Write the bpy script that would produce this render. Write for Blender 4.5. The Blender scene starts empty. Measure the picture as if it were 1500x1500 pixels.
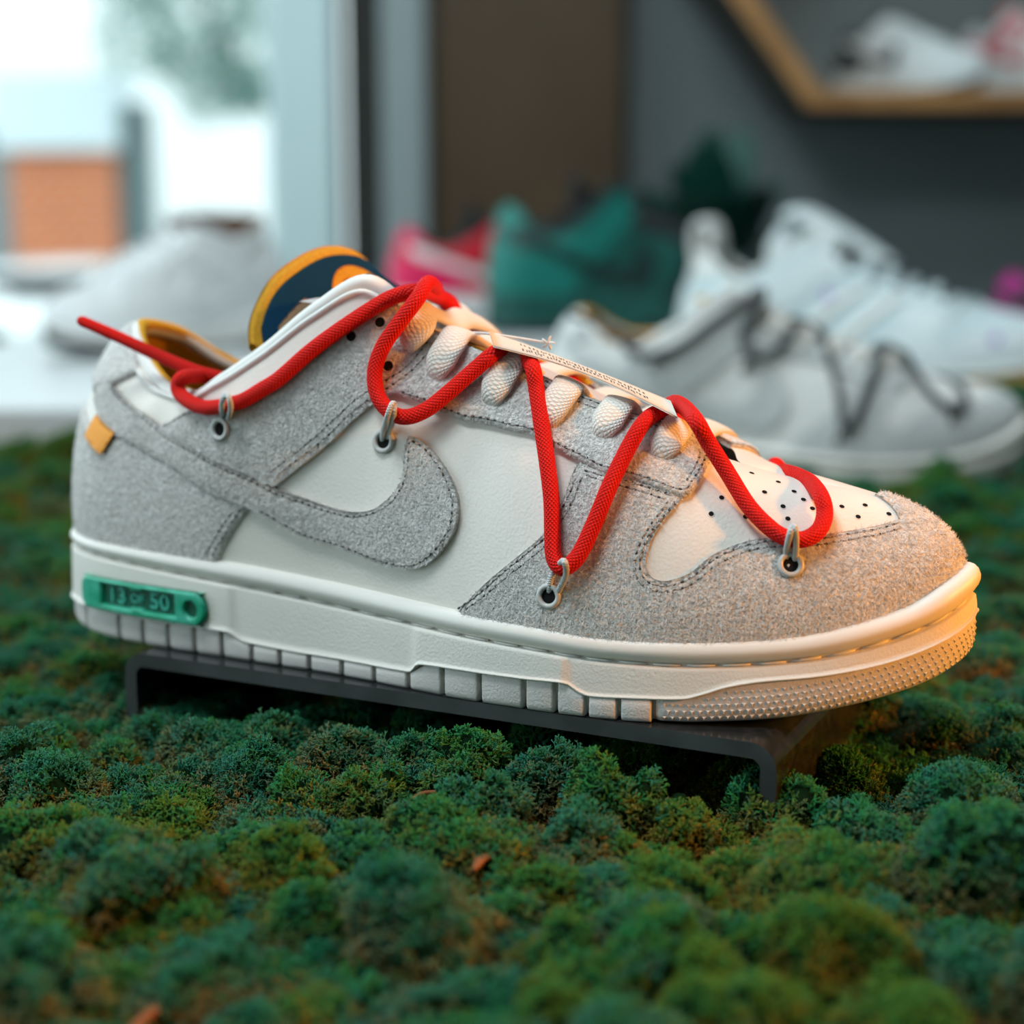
import bpy, bmesh, math, random
import numpy as np
from mathutils import Vector, Matrix, Euler, Quaternion, noise
from mathutils.geometry import delaunay_2d_cdt

# ------------------------------------------------------------------ camera, world, light, exposure
scene = bpy.context.scene
col = scene.collection
PLATE_Z = .030                                   # top of the acrylic stand above the table
CAM_Z = PLATE_Z+.141
cam_data = bpy.data.cameras.new('camera')
cam = bpy.data.objects.new('camera', cam_data); col.objects.link(cam)
cam.location = (0, 0, CAM_Z)
cam.rotation_euler = (math.pi/2-math.atan(450/2400), 0, 0)
cam_data.sensor_width = 36; cam_data.lens = 2400/1500*36
cam_data.clip_start = .02; cam_data.clip_end = 200
cam_data.dof.use_dof = True; cam_data.dof.focus_distance = .462; cam_data.dof.aperture_fstop = 5.6
scene.camera = cam

world = bpy.data.worlds.new('world'); scene.world = world; world.use_nodes = True
wn = world.node_tree.nodes; wl = world.node_tree.links
bg = wn['Background']
bg.inputs[0].default_value = (.80, .93, 1.0, 1); bg.inputs[1].default_value = 2.6   # even bright overcast sky

def area(name, loc, target, size, power, color, shape='RECTANGLE', size_y=None, spread=None):
    l = bpy.data.lights.new(name, 'AREA'); l.energy = power; l.color = color; l.shape = shape; l.size = size
    if size_y: l.size_y = size_y
    if spread: l.spread = spread
    o = bpy.data.objects.new(name, l); col.objects.link(o); o.location = loc
    o.rotation_euler = (Vector(target)-Vector(loc)).to_track_quat('-Z', 'Y').to_euler()
    return o
def spot(name, loc, target, power, color, angle=60, blend=.6, radius=.04):
    l = bpy.data.lights.new(name, 'SPOT'); l.energy = power; l.color = color; l.spot_size = math.radians(angle); l.spot_blend = blend
    l.shadow_soft_size = radius
    o = bpy.data.objects.new(name, l); col.objects.link(o); o.location = loc
    o.rotation_euler = (Vector(target)-Vector(loc)).to_track_quat('-Z', 'Y').to_euler()
    return o
# cool overhead key over the table front; warm spots set low on the right
area('overhead_key_fill', (-.42, .12, 1.40), (0, .48, .05), .5, 13.5, (.86, .96, 1.0), size_y=.4)
area('overhead_key_fill', (-.50, .85, 1.85), (-.30, 1.75, .1), .6, 20, (.80, .95, 1.0), size_y=.4)
area('overhead_key_fill', (1.05, 1.35, 1.85), (1.0, 2.45, .25), .5, 9, (.84, .96, 1.0), size_y=.4)
spot('low_warm_spot', (1.12, -.04, .42), (.13, .43, .05), 58, (1.0, .36, .035), 32, .7, .06)
spot('low_warm_spot', (1.10, .46, .30), (.13, .45, .06), 26, (1.0, .33, .02), 26, .7, .04)  # added low spot for stronger orange on the toe tip
scene.view_settings.view_transform = 'Standard'
scene.view_settings.look = 'None'
scene.view_settings.exposure = 0.0
scene.view_settings.gamma = 1.0
scene.view_settings.use_curve_mapping = False
scene.cycles.use_denoising = True
scene.cycles.max_bounces = 8
scene.cycles.transparent_max_bounces = 16
scene.cycles.caustics_reflective = False; scene.cycles.caustics_refractive = False

# ---------- shoe surface (all in millimetres, shoe frame: x heel->toe, y lateral(-) to medial(+), z up) ----------
OUT = [(6,0),(6.8,-8),(10,-16),(16,-22.5),(25,-28),(36,-31.5),(50,-33.8),(70,-35.6),(95,-36.8),(125,-38.4),(150,-42),(175,-45.6),
       (200,-46.6),(220,-45.4),(240,-42),(260,-36),(278,-28),(293,-18),(304,-7.5),(309,4),(307.3,14),(301,25),(292,34.5),(280,42.5),(262,49.5),
       (240,54),(215,55.5),(190,53.5),(165,48),(140,42),(115,38),(90,36.5),(65,36.3),(46,34.5),(30,30.5),(18,24.5),(10,16),(7,8)]
def catmull_closed(pts, n=40):
    P = np.array(pts, float); m = len(P); out = []
    t = np.linspace(0, 1, n, endpoint=False)[:, None]
    for i in range(m):
        a, b, c, d = P[i-1], P[i], P[(i+1) % m], P[(i+2) % m]
        out.append(.5*((2*b)+(-a+c)*t+(2*a-5*b+4*c-d)*t*t+(-a+3*b-3*c+d)*t**3))
    return np.concatenate(out)
def pchip(xk, yk, x):
    """monotone cubic interpolation, yk may be (n,k)"""
    xk = np.asarray(xk, float); yk = np.asarray(yk, float)
    if yk.ndim == 1: return pchip(xk, yk[:, None], x)[..., 0]
    h = np.diff(xk)[:, None]; dl = np.diff(yk, axis=0)/h
    d = np.zeros_like(yk)
    s = (dl[:-1]*dl[1:]) > 0
    w1 = 2*h[1:]+h[:-1]; w2 = h[1:]+2*h[:-1]
    with np.errstate(divide='ignore', invalid='ignore'):
        hm = (w1+w2)/(w1/dl[:-1]+w2/dl[1:])
    d[1:-1] = np.where(s, np.nan_to_num(hm), 0)
    d[0] = dl[0]; d[-1] = dl[-1]
    x = np.clip(np.asarray(x, float), xk[0], xk[-1])
    i = np.clip(np.searchsorted(xk, x, side='right')-1, 0, len(xk)-2)
    hh = h[i]; t = ((x-xk[i])[..., None])/hh
    return (yk[i]*(1+2*t)*(1-t)**2+d[i]*hh*t*(1-t)**2+yk[i+1]*t*t*(3-2*t)+d[i+1]*hh*t*t*(t-1))
_c = catmull_closed(OUT)
_k = int(np.argmax(_c[:, 0])); _c = np.roll(_c, -_k, axis=0)          # begin at the toe tip
if _c[20, 1] > _c[0, 1]: _c = np.concatenate([_c[:1], _c[1:][::-1]])     # run lateral side first
_cc = np.concatenate([_c, _c[:1]])
_s = np.concatenate([[0], np.cumsum(np.linalg.norm(np.diff(_cc, axis=0), axis=1))])
PER = float(_s[-1])
def outline(s, inset=0.):
    s = np.mod(np.asarray(s, float), PER)
    q = np.stack([np.interp(s, _s, _cc[:, 0]), np.interp(s, _s, _cc[:, 1])], -1)
    e = 1.5
    a = np.mod(s-e, PER); b = np.mod(s+e, PER)
    t = np.stack([np.interp(b, _s, _cc[:, 0])-np.interp(a, _s, _cc[:, 0]), np.interp(b, _s, _cc[:, 1])-np.interp(a, _s, _cc[:, 1])], -1)
    t /= np.linalg.norm(t, axis=-1, keepdims=True)
    n = np.stack([-t[..., 1], t[..., 0]], -1)
    return q-n*np.asarray(inset, float)[..., None] if np.ndim(inset) else q-n*inset, n
S_HEEL = float(_s[int(np.argmin(_cc[:, 0]))])
def s_of_x(x, lateral=True):
    """perimeter coordinate of the outline point with this x"""
    m = (_s <= S_HEEL) if lateral else (_s >= S_HEEL)
    xs, ss = _cc[m, 0], _s[m]
    o = np.argsort(xs)
    return np.interp(x, xs[o], ss[o])
# lateral stations: x on the featherline, topline point T (x,y,z), roundness w, outward bulge (mm)
ST = [(309,(264,6,61.5),1.0,0),(300,(258,5,62.8),1.0,0),(285,(250,3,64.8),1.0,0),(262,(242,-1,67.5),1.0,0),(240,(234,-9,71.5),1.0,0),
      (217,(219,-15,80),.85,0),(196,(201,-18,85.2),.75,0),(176,(184,-19,92.5),.65,0),(156,(167,-20,98.2),.55,1.2),(140,(153,-21,103.2),.5,2.6),
      (125,(143,-22.5,113),.45,2.6),(112,(133,-24.5,119.2),.4,2.6),(97,(117.5,-28,110.8),.4,2.6),(81,(101,-30,98.6),.4,2.6),(63,(84,-30.5,88.5),.4,1.2),
      (47,(70,-28,82),.45,1),(31,(58,-24,83.0),.55,2),(17,(45,-17.5,89),.62,3),(9,(34,-9,98),.7,3),(6,(29.5,0,101.5),.7,3)]

# level tables of the cup sole along the lateral perimeter: (s, z)
Z_TOP = [(0,42.5),(8,40.3),(14,38.3),(28,32.5),(41,29.2),(60,25.8),(78,24.4),(97,23.6),(111,23.3),(134,24.7),(160,25.9),(188,27.5),(210,28.8),(232,30.3),(248,31),(270,31.7),(295,32.2),(341,33)]
Z_BUMP = [(0,35.5),(2.5,34.6),(21,28.1),(35,24.2),(47,21.6),(60,19.6),(78,18),(97,17.2),(111,17.1),(131,18),(155,19.2),(181,20.6),(203,21.9),(232,23.8),(254,25),(270,25.9),(292,27.1),(341,28.6)]
Z_LIP = [(0,33.8),(2.3,33),(35,22.4),(60,18),(78,16.5),(97,15.7),(111,15.8),(131,16.8),(155,18),(181,19.4),(203,20.6),(233,22.7),(254,23.9),(270,24.8),(292,25.9),(341,27.2)]
Z_STEP = [(0,29),(13,24),(34,17.9),(53,14.8),(69,13.1),(78,11.2),(84,9),(89.5,7.4),(102,6.7),(116,6.1),(118,6.6),(124,9.3),(135,9),(159,8.8),(170.5,8.3),(174.5,5.2),(186,5),(212,5),(229,5.5),(237,6),(243,8.6),(253,8.7),(267,8.6),(290,8.8),(307,9),(341,9)]
Z_BOT = [(0,17),(12,13.6),(27,9.4),(47,5.2),(65,2.3),(78,1.2),(90,.4),(110,0),(290,0),(310,.6),(325,2),(341,3)]
def by_s(tab, s):
    """level table, lateral values mirrored onto the medial side"""
    s = np.mod(np.asarray(s, float), PER)
    sl = np.where(s <= S_HEEL, s, (PER-s)*S_HEEL/(PER-S_HEEL))
    t = np.array(tab, float)
    return pchip(t[:, 0], t[:, 1], sl)
def _stations():
    rows = []
    for k, (xf, T, w, b) in enumerate(ST):
        s = 0. if k == 0 else (S_HEEL if k == len(ST)-1 else float(s_of_x(xf, True)))
        rows.append((s, T[0], T[1], T[2], w, b))
    for k in range(len(ST)-2, -1, -1):
        xf, T, w, b = ST[k]
        s = PER if k == 0 else float(s_of_x(xf, False))
        drop = {4: 2, 5: 6, 6: 7, 7: 7, 8: 7, 9: 8, 10: 9, 11: 10, 12: 7, 13: 3.5, 14: 1}.get(k, 0)   # the medial edge sits a little lower
        rows.append((s, T[0], T[1] if k < 4 else (14 if k == 4 else 6-T[1]), T[2]-drop, w, b))
    return np.array(rows)
STN = _stations()
def surf(s, v):
    """point of the upper at perimeter s and height fraction v (0 featherline .. 1 topline)"""
    s = np.mod(np.asarray(s, float), PER); v = np.asarray(v, float)
    sd = np.minimum(s, PER-s)
    q, n = outline(s, 2.0+3.2*np.exp(-(sd/45)**2))
    zf = by_s(Z_TOP, s)-1.2
    k = pchip(STN[:, 0], STN[:, 1:], s)
    w = k[..., 3]
    ph = v*np.pi/2
    h = w*(1-np.cos(ph))+(1-w)*v
    z = w*np.sin(ph)+(1-w)*v
    bl = k[..., 4]*4*v*(1-v)
    return np.stack([q[..., 0]+h*(k[..., 0]-q[..., 0])+n[..., 0]*bl, q[..., 1]+h*(k[..., 1]-q[..., 1])+n[..., 1]*bl, zf+z*(k[..., 2]-zf)], -1)
def surf_n(s, v):
    s = np.asarray(s, float); v = np.asarray(v, float); e = .6
    vv = np.clip(v, .01, .985)
    a = surf(s+e, vv)-surf(s-e, vv); b = surf(s, vv+.012)-surf(s, vv-.012)
    n = np.cross(b, a)
    return n/np.maximum(np.linalg.norm(n, axis=-1, keepdims=True), 1e-9)
PANEL = {
 'counter': [(248.0,-0.020),(245.1,0.069),(241.7,0.133),(239.0,0.175),(235.8,0.206),(244.2,0.245),(250.6,0.279),(263.9,0.379),(277.8,0.500),(292.7,0.559),(303.1,0.554),(313.6,0.503),(368.5,0.503),(379.0,0.554),(389.3,0.559),(404.3,0.500),(418.2,0.379),(431.5,0.279),(437.9,0.245),(446.3,0.206),(443.1,0.175),(440.4,0.133),(436.9,0.069),(434.1,-0.020)],
 'heel_tab': [(321.6,0.618),(316.4,0.780),(313.5,0.937),(319.7,0.984),(323.6,1.000),(332.2,1.000),(349.9,1.000),(358.5,1.000),(362.4,0.984),(368.6,0.937),(365.6,0.780),(360.5,0.618)],
 'stripe': [(320.1,0.674),(317.4,0.760),(301.7,0.765),(284.8,0.702),(258.0,0.463),(234.0,0.295),(223.6,0.246),(216.7,0.231),(208.1,0.224),(199.3,0.231),(190.9,0.263),(185.7,0.312),(182.9,0.363),(182.5,0.415),(183.4,0.480),(183.2,0.533),(180.8,0.530),(176.2,0.511),(171.9,0.479),(167.9,0.439),(164.7,0.398),(162.3,0.349),(161.6,0.300),(162.2,0.248),(165.3,0.184),(169.6,0.137),(174.2,0.111),(180.7,0.103),(189.1,0.107),(197.8,0.114),(205.6,0.117),(215.1,0.120),(222.9,0.143),(228.8,0.170),(235.5,0.203),(250.6,0.279),(263.9,0.379),(277.8,0.500),(292.7,0.559),(305.6,0.570),(312.6,0.592),(318.9,0.613)],
 'ankle': [(285.9,0.703),(279.5,0.770),(274.2,0.793),(264.9,0.740),(255.2,0.706),(246.7,0.687),(236.0,0.683),(227.3,0.743),(217.4,0.795),(209.2,0.933),(204.6,1.000),(199.2,0.992),(193.4,1.000),(184.6,0.995),(185.0,0.943),(186.9,0.790),(193.4,0.659),(200.3,0.560),(212.7,0.386),(226.9,0.274),(230.1,0.279),(234.0,0.295),(258.0,0.463)],
 'eyestay': [(196.8,0.614),(192.0,0.660),(183.2,0.667),(176.8,0.653),(166.8,0.637),(162.1,0.642),(150.8,0.647),(144.4,0.658),(136.4,0.639),(126.8,0.608),(117.6,0.576),(105.9,0.571),(98.1,0.559),(93.2,0.560),(90.4,0.600),(87.3,0.728),(86.2,0.884),(89.6,1.000),(93.0,1.000),(98.6,1.000),(104.6,1.000),(114.9,1.000),(123.0,0.993),(133.1,1.000),(145.8,0.994),(158.5,1.000),(173.9,1.000),(183.9,1.000),(184.9,0.900),(189.9,0.744)],
 'forefoot': [(160.3,-0.020),(152.2,0.083),(145.5,0.158),(139.2,0.229),(133.9,0.297),(131.8,0.354),(129.7,0.414),(128.5,0.483),(127.7,0.574),(126.5,0.612),(117.9,0.594),(106.2,0.590),(96.8,0.585),(92.7,0.576),(95.8,0.493),(98.3,0.435),(101.0,0.348),(101.8,0.289),(101.3,0.249),(99.1,0.224),(95.2,0.221),(88.9,0.258),(82.6,0.335),(74.4,0.394),(66.9,0.423),(59.6,0.431),(52.8,0.435),(44.8,0.445),(31.0,0.468),(16.0,0.491),(6.0,0.720),(-6.0,0.720),(-16.2,0.491),(-31.4,0.468),(-45.4,0.445),(-53.4,0.435),(-60.3,0.431),(-67.8,0.423),(-75.3,0.394),(-83.6,0.335),(-90.0,0.258),(-96.3,0.221),(-100.4,0.224),(-102.6,0.249),(-103.1,0.289),(-102.2,0.348),(-99.5,0.435),(-96.9,0.493),(-93.8,0.576),(-98.0,0.585),(-107.5,0.590),(-119.4,0.594),(-128.0,0.612),(-129.2,0.574),(-130.1,0.483),(-131.3,0.414),(-133.5,0.354),(-135.5,0.297),(-140.9,0.229),(-147.3,0.158),(-154.1,0.083),(-162.3,-0.020)]}
SEAM = {
 'counter': [[(249.4,0.025),(246.5,0.086),(243.1,0.150),(240.5,0.193),(238.1,0.210)],
   [(252.1,0.029),(248.5,0.101),(245.1,0.164),(242.4,0.202)],
   [(237.4,0.212),(244.2,0.253),(250.8,0.290),(264.3,0.397),(278.4,0.522),(293.4,0.578),(302.5,0.584)]],
 'stripe': [[(315.4,0.755),(300.3,0.741),(283.8,0.675),(257.6,0.446),(233.8,0.284),(223.4,0.234),(216.5,0.219),(207.9,0.213),(199.1,0.219),(190.7,0.251),(184.5,0.299),(181.5,0.360),(180.9,0.419),(181.8,0.484),(182.1,0.516),(180.5,0.515),(176.7,0.499),(172.9,0.469),(169.0,0.432),(166.0,0.390),(163.7,0.346),(163.0,0.298),(163.7,0.250),(166.4,0.193),(170.5,0.148),(174.6,0.123),(180.8,0.115),(189.2,0.120),(197.9,0.126),(205.8,0.128),(215.3,0.132),(223.0,0.155),(229.0,0.183),(234.3,0.207)]],
 'ankle': [[(186.4,0.941),(188.9,0.793),(195.3,0.662),(202.1,0.565),(214.5,0.394),(228.6,0.292)],
   [(189.1,0.941),(191.3,0.796),(197.6,0.667),(204.6,0.570),(216.8,0.405),(230.8,0.311)],
   [(282.9,0.707),(277.0,0.760),(271.5,0.761),(262.1,0.697),(253.4,0.665),(245.2,0.655),(234.5,0.652),(225.6,0.714),(216.1,0.778),(208.0,0.918),(204.1,0.977)]],
 'eyestay': [[(190.4,0.680),(182.9,0.683),(176.8,0.671),(167.3,0.657),(162.2,0.663),(151.3,0.667),(144.7,0.680),(136.7,0.662),(127.1,0.633),(118.1,0.600),(106.3,0.596),(98.2,0.585),(93.5,0.586),(91.8,0.623),(89.3,0.742),(88.6,0.862),(90.8,0.963),(93.9,1.000),(98.3,0.995)],
   [(93.2,0.624),(91.5,0.728),(91.1,0.823),(92.7,0.882)],
   [(100.2,1.000),(104.6,0.974),(113.6,0.953),(121.8,0.940),(132.1,0.959),(144.6,0.953),(156.7,0.959),(164.0,0.973)],
   [(99.8,0.925),(104.1,0.909),(112.9,0.902),(121.1,0.892),(131.6,0.912),(144.0,0.915),(156.2,0.923)]],
 'forefoot': [[(158.2,0.015),(151.0,0.079),(144.3,0.154),(138.0,0.225),(132.7,0.293),(130.5,0.352),(128.4,0.412),(127.1,0.476),(126.2,0.557)],
   [(155.6,0.019),(149.2,0.076),(142.5,0.149),(136.3,0.216),(131.1,0.282),(128.7,0.345),(126.8,0.403),(125.5,0.466),(124.5,0.554)],
   [(125.0,0.573),(117.4,0.564),(105.7,0.559),(97.5,0.552),(94.6,0.547)],
   [(124.1,0.555),(117.0,0.542),(106.0,0.534),(98.3,0.526)],
   [(95.1,0.536),(97.1,0.476),(99.7,0.423),(102.2,0.345),(103.2,0.286),(102.6,0.239),(100.0,0.208),(95.1,0.204),(88.4,0.241),(82.0,0.320),(74.0,0.377),(66.9,0.404),(59.9,0.412),(52.7,0.415),(45.2,0.424),(31.7,0.444),(17.5,0.465)],
   [(97.3,0.530),(98.8,0.476),(101.1,0.421),(103.6,0.342),(104.6,0.284),(104.0,0.228),(100.9,0.190),(95.0,0.184),(87.8,0.221),(81.1,0.299),(73.6,0.354),(66.8,0.380),(60.2,0.386),(53.0,0.389),(45.7,0.396),(32.6,0.414),(19.1,0.431)]]}
SPOT = {
 'eyelets': [(252.6,0.562),(192.0,0.484),(128.9,0.114),(59.6,0.308)],
 'holes': [(213.8,0.751),(206.9,0.854),(198.0,0.732),(197.2,0.681)],
 'perf': [(62.4,0.685),(80.0,0.608),(83.4,0.515),(76.0,0.678),(71.8,0.524),(56.9,0.602),(56.8,0.532),(64.5,0.840),(52.0,0.791),(47.9,0.716),(46.5,0.657),(45.3,0.598),(32.4,0.620),(21.9,0.632),(29.9,0.547),(17.0,0.546)],
 'tab': [(313.2,0.594),(301.8,0.584),(303.6,0.444),(314.4,0.466)],
 'lace_holes': [(194.9,0.845),(181.2,0.783),(160.1,0.729),(140.2,0.717),(122.6,0.740),(103.3,0.709)],
 'marks': [(307.0,0.194),(295.4,0.200)]}
RED_LACE = [[(30.5,-33.0,104.9),(42.2,-29.0,99.7),(55.3,-25.5,93.8),(67.7,-23.0,89.0),(74.5,-19.0,86.6),(72.1,-17.0,85.8),(70.0,-20.0,86.9),(70.3,-26.0,87.7),(69.0,-31.0,87.7),(67.2,-31.3,85.7),(68.2,-32.1,83.0),(73.5,-34.5,80.7),(81.4,-36.5,79.4),(90.0,-37.9,80.9),(96.1,-38.0,82.6),(102.8,-37.7,86.3),(108.7,-37.2,89.8),(119.0,-35.4,98.4),(130.0,-32.7,106.3),(140.2,-28.8,113.1),(145.2,-26.7,115.3),(147.9,-24.0,115.9),(145.8,-12.0,115.0),(141.8,2.0,112.8),(139.3,14.0,110.9),(137.2,24.0,107.2)],
 [(140.2,8.0,112.1),(146.3,-8.0,116.1),(151.0,-22.0,118.2),(151.3,-29.1,114.0),(146.8,-32.0,107.1),(142.1,-33.5,100.1),(140.0,-34.8,93.1),(141.5,-36.2,86.3),(146.0,-37.0,81.6),(151.5,-37.1,80.3),(157.4,-35.6,82.6),(163.2,-32.9,87.6),(170.0,-28.8,94.4),(174.2,-26.0,98.5),(174.0,-17.0,98.9),(170.9,-2.0,96.4),(165.9,16.0,92.8)],
 [(160.9,14.0,94.5),(170.0,0.0,97.2),(178.8,-14.0,97.9),(186.3,-25.1,95.1),(188.7,-27.5,88.6),(192.8,-33.0,78.9),(196.5,-37.7,69.4),(199.4,-41.4,59.9),(201.0,-44.4,50.1),(202.1,-46.0,45.1),(204.4,-47.0,42.4),(206.9,-46.7,43.0),(209.6,-45.3,46.4),(212.7,-42.2,54.9),(215.9,-38.2,65.6),(218.8,-32.0,75.2),(221.0,-27.7,80.8),(221.7,-19.0,82.9),(222.6,-8.0,82.4),(221.4,6.0,79.8),(220.7,16.0,76.9)],
 [(214.8,16.0,76.6),(216.7,6.0,81.4),(222.6,-5.0,84.5),(228.0,-12.0,84.1),(236.3,-26.5,82.4),(239.3,-25.0,76.7),(245.1,-24.6,68.2),(251.7,-26.8,60.1),(258.1,-28.2,54.8),(262.7,-28.1,52.3),(267.4,-26.5,51.8),(270.6,-23.1,53.9),(271.0,-18.4,57.7),(268.9,-14.6,61.7),(262.4,-2.0,63.5),(255.1,6.0,64.2),(248.8,14.0,63.0),(244.2,22.0,59.0)]]
GREY_CORD = [[(86.2,-33.5,72.3),(86.9,-36.1,76.5),(89.5,-40.1,80.0),(92.1,-43.1,83.4),(92.3,-41.7,84.7),(94.7,-43.9,84.0),(94.5,-42.7,81.0),(90.3,-37.5,77.3),(86.7,-33.5,72.8)],
 [(141.3,-33.2,71.7),(143.3,-35.9,75.8),(147.6,-41.1,81.1),(148.7,-40.7,84.1),(148.6,-39.1,84.1),(149.2,-40.3,81.9),(145.9,-36.1,77.0),(143.0,-33.1,72.6)],
 [(199.6,-42.6,33.0),(200.3,-44.7,35.5),(201.1,-45.1,39.0),(202.6,-45.1,41.6),(206.6,-50.4,45.0),(207.9,-51.5,44.6),(206.7,-48.2,40.7),(203.8,-45.6,36.0),(201.1,-42.6,32.4)],
 [(263.1,-26.4,44.0),(263.2,-28.2,48.4),(265.1,-32.2,54.2),(265.4,-30.8,56.0),(266.3,-31.6,55.3),(265.9,-28.3,49.4),(264.6,-25.7,44.0)]]
CARD = [(168.2,-16.0,104.3),(173.0,-23.0,100.4),(228.6,-20.0,82.2),(223.7,-12.0,85.7)]
FASTENER = [(153.4,-14.0,103.5),(160.0,-14.0,103.5),(168.6,-17.0,103.6),(177.5,-15.0,102.5),(186.0,-13.0,101.2)]
TONGUE_EDGE = [(86.9,-20.0,97.7),(86.0,-19.0,103.4),(87.4,-17.0,110.2),(90.0,-12.0,118.1),(93.9,-5.0,123.7),(97.8,4.0,127.4),(101.4,13.0,127.7),(103.0,20.0,125.1),(104.4,26.0,119.1)]

# ------------------------------------------------------------------ materials
def srgb(r, g, b):
    f = lambda c: (c/255/12.92) if c/255 <= .04045 else ((c/255+.055)/1.055)**2.4
    return (f(r), f(g), f(b), 1)
def mat(name, color, rough=.6, metallic=0., spec=.5, noise_mix=None, bump=None, weave=None, sheen=0., coat=0., alpha=None, emit=None, subsurf=0.):
    """noise_mix=(scale, colour2, detail, lo, hi); bump=(kind, scale, distance mm, detail)"""
    m = bpy.data.materials.new(name); m.use_nodes = True
    nt = m.node_tree; n = nt.nodes; l = nt.links; p = n['Principled BSDF']
    p.inputs['Base Color'].default_value = color; p.inputs['Roughness'].default_value = rough
    p.inputs['Metallic'].default_value = metallic; p.inputs['Specular IOR Level'].default_value = spec
    if sheen: p.inputs['Sheen Weight'].default_value = sheen; p.inputs['Sheen Roughness'].default_value = .5
    if coat: p.inputs['Coat Weight'].default_value = coat
    if subsurf: p.inputs['Subsurface Weight'].default_value = subsurf; p.inputs['Subsurface Radius'].default_value = (.003, .003, .003)
    tc = n.new('ShaderNodeTexCoord')
    if noise_mix:
        sc, c2, det, lo, hi = noise_mix
        tx = n.new('ShaderNodeTexNoise'); tx.inputs['Scale'].default_value = sc; tx.inputs['Detail'].default_value = det
        l.new(tc.outputs['Object'], tx.inputs['Vector'])
        r = n.new('ShaderNodeMapRange'); r.inputs[1].default_value = lo; r.inputs[2].default_value = hi
        l.new(tx.outputs['Fac'], r.inputs[0])
        mx = n.new('ShaderNodeMix'); mx.data_type = 'RGBA'
        mx.inputs[6].default_value = color; mx.inputs[7].default_value = c2
        l.new(r.outputs[0], mx.inputs[0]); l.new(mx.outputs[2], p.inputs['Base Color'])
    if bump:
        kind, sc, dist, det = bump
        if kind == 'noise':
            tx = n.new('ShaderNodeTexNoise'); tx.inputs['Scale'].default_value = sc; tx.inputs['Detail'].default_value = det; out = tx.outputs['Fac']
        else:
            tx = n.new('ShaderNodeTexVoronoi'); tx.inputs['Scale'].default_value = sc; tx.feature = 'SMOOTH_F1' if kind == 'pebble' else 'F1'; out = tx.outputs['Distance']
        l.new(tc.outputs['Object'], tx.inputs['Vector'])
        b = n.new('ShaderNodeBump'); b.inputs['Strength'].default_value = 1; b.inputs['Distance'].default_value = dist/1000
        l.new(out, b.inputs['Height']); l.new(b.outputs[0], p.inputs['Normal'])
    if weave:
        ku, kv, dist = weave[:3]
        sx = n.new('ShaderNodeSeparateXYZ'); l.new(tc.outputs['UV'], sx.inputs[0])
        def mth(op, a, b=None):
            k = n.new('ShaderNodeMath'); k.operation = op
            for i, q in enumerate((a, b)):
                if q is None: continue
                if isinstance(q, (int, float)): k.inputs[i].default_value = q
                else: l.new(q, k.inputs[i])
            return k.outputs[0]
        u = mth('MULTIPLY', sx.outputs[0], ku); v = mth('MULTIPLY', sx.outputs[1], kv)
        a = mth('ABSOLUTE', mth('SINE', mth('ADD', u, v))); c = mth('ABSOLUTE', mth('SINE', mth('SUBTRACT', u, v)))
        h = mth('MULTIPLY', a, c)
        b = n.new('ShaderNodeBump'); b.inputs['Strength'].default_value = 1; b.inputs['Distance'].default_value = dist/1000
        l.new(h, b.inputs['Height']); l.new(b.outputs[0], p.inputs['Normal'])
        if len(weave) > 3:
            mx = n.new('ShaderNodeMix'); mx.data_type = 'RGBA'; mx.inputs[6].default_value = weave[3]; mx.inputs[7].default_value = color
            l.new(mth('POWER', h, .5), mx.inputs[0]); l.new(mx.outputs[2], p.inputs['Base Color'])
    if alpha is not None: p.inputs['Alpha'].default_value = alpha
    return m
M = {}
M['leather'] = mat('white_leather', (.82, .775, .71, 1), .40, bump=('pebble', 1150, .085, 0))
M['lining_leather'] = mat('smooth_white_leather', (.78, .77, .74, 1), .5, bump=('noise', 700, .05, 3))
M['suede'] = mat('grey_suede', (.82, .80, .765, 1), .95, spec=.12, noise_mix=(950, (.52, .505, .485, 1), 5, .36, .64), bump=('noise', 1050, .95, 5), sheen=.2)
M['nap'] = mat('suede_nap', (.84, .82, .79, 1), .9, spec=.1, noise_mix=(600, (.58, .57, .55, 1), 2, .4, .6))
M['suede_dark'] = mat('dark_thread', (.085, .08, .075, 1), .9, spec=.1)
M['thread'] = mat('grey_thread', (.42, .40, .38, 1), .9, spec=.1)
M['rubber'] = mat('off_white_rubber', (.79, .76, .70, 1), .55, spec=.35, bump=('noise', 1300, .16, 2))
M['rubber_smooth'] = mat('smooth_off_white_rubber', (.84, .81, .755, 1), .38, spec=.4, bump=('noise', 300, .04, 2))
M['rubber_tread'] = mat('tread_rubber', (.66, .63, .60, 1), .65, spec=.3, bump=('noise', 1500, .2, 2))
M['red'] = mat('red_cord', (.88, .010, .004, 1), .6, spec=.18, weave=(2.6, 38, .32, (.60, .006, .003, 1)))
M['cord'] = mat('grey_cord', (.60, .61, .60, 1), .75, weave=(5, 8, .2))
M['lace'] = mat('white_cotton_lace', (.86, .83, .77, 1), .9, spec=.15, weave=(2.4, 48, .22, (.70, .67, .61, 1)), sheen=.2)
M['eyelet'] = mat('grey_eyelet', (.50, .50, .48, 1), .34, spec=.6)
M['dark'] = mat('dark_hole', (.012, .012, .012, 1), .9, spec=.1)
M['gold'] = mat('mustard_lining', (.74, .36, .03, 1), .85, spec=.1, bump=('noise', 1500, .2, 2))
M['foam'] = mat('mustard_foam', (.62, .31, .03, 1), .9, spec=.1, noise_mix=(1500, (.46, .22, .02, 1), 2, .4, .7))
M['navy'] = mat('navy_fabric', (.006, .040, .085, 1), .9, spec=.08, bump=('noise', 1200, .25, 2))
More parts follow.
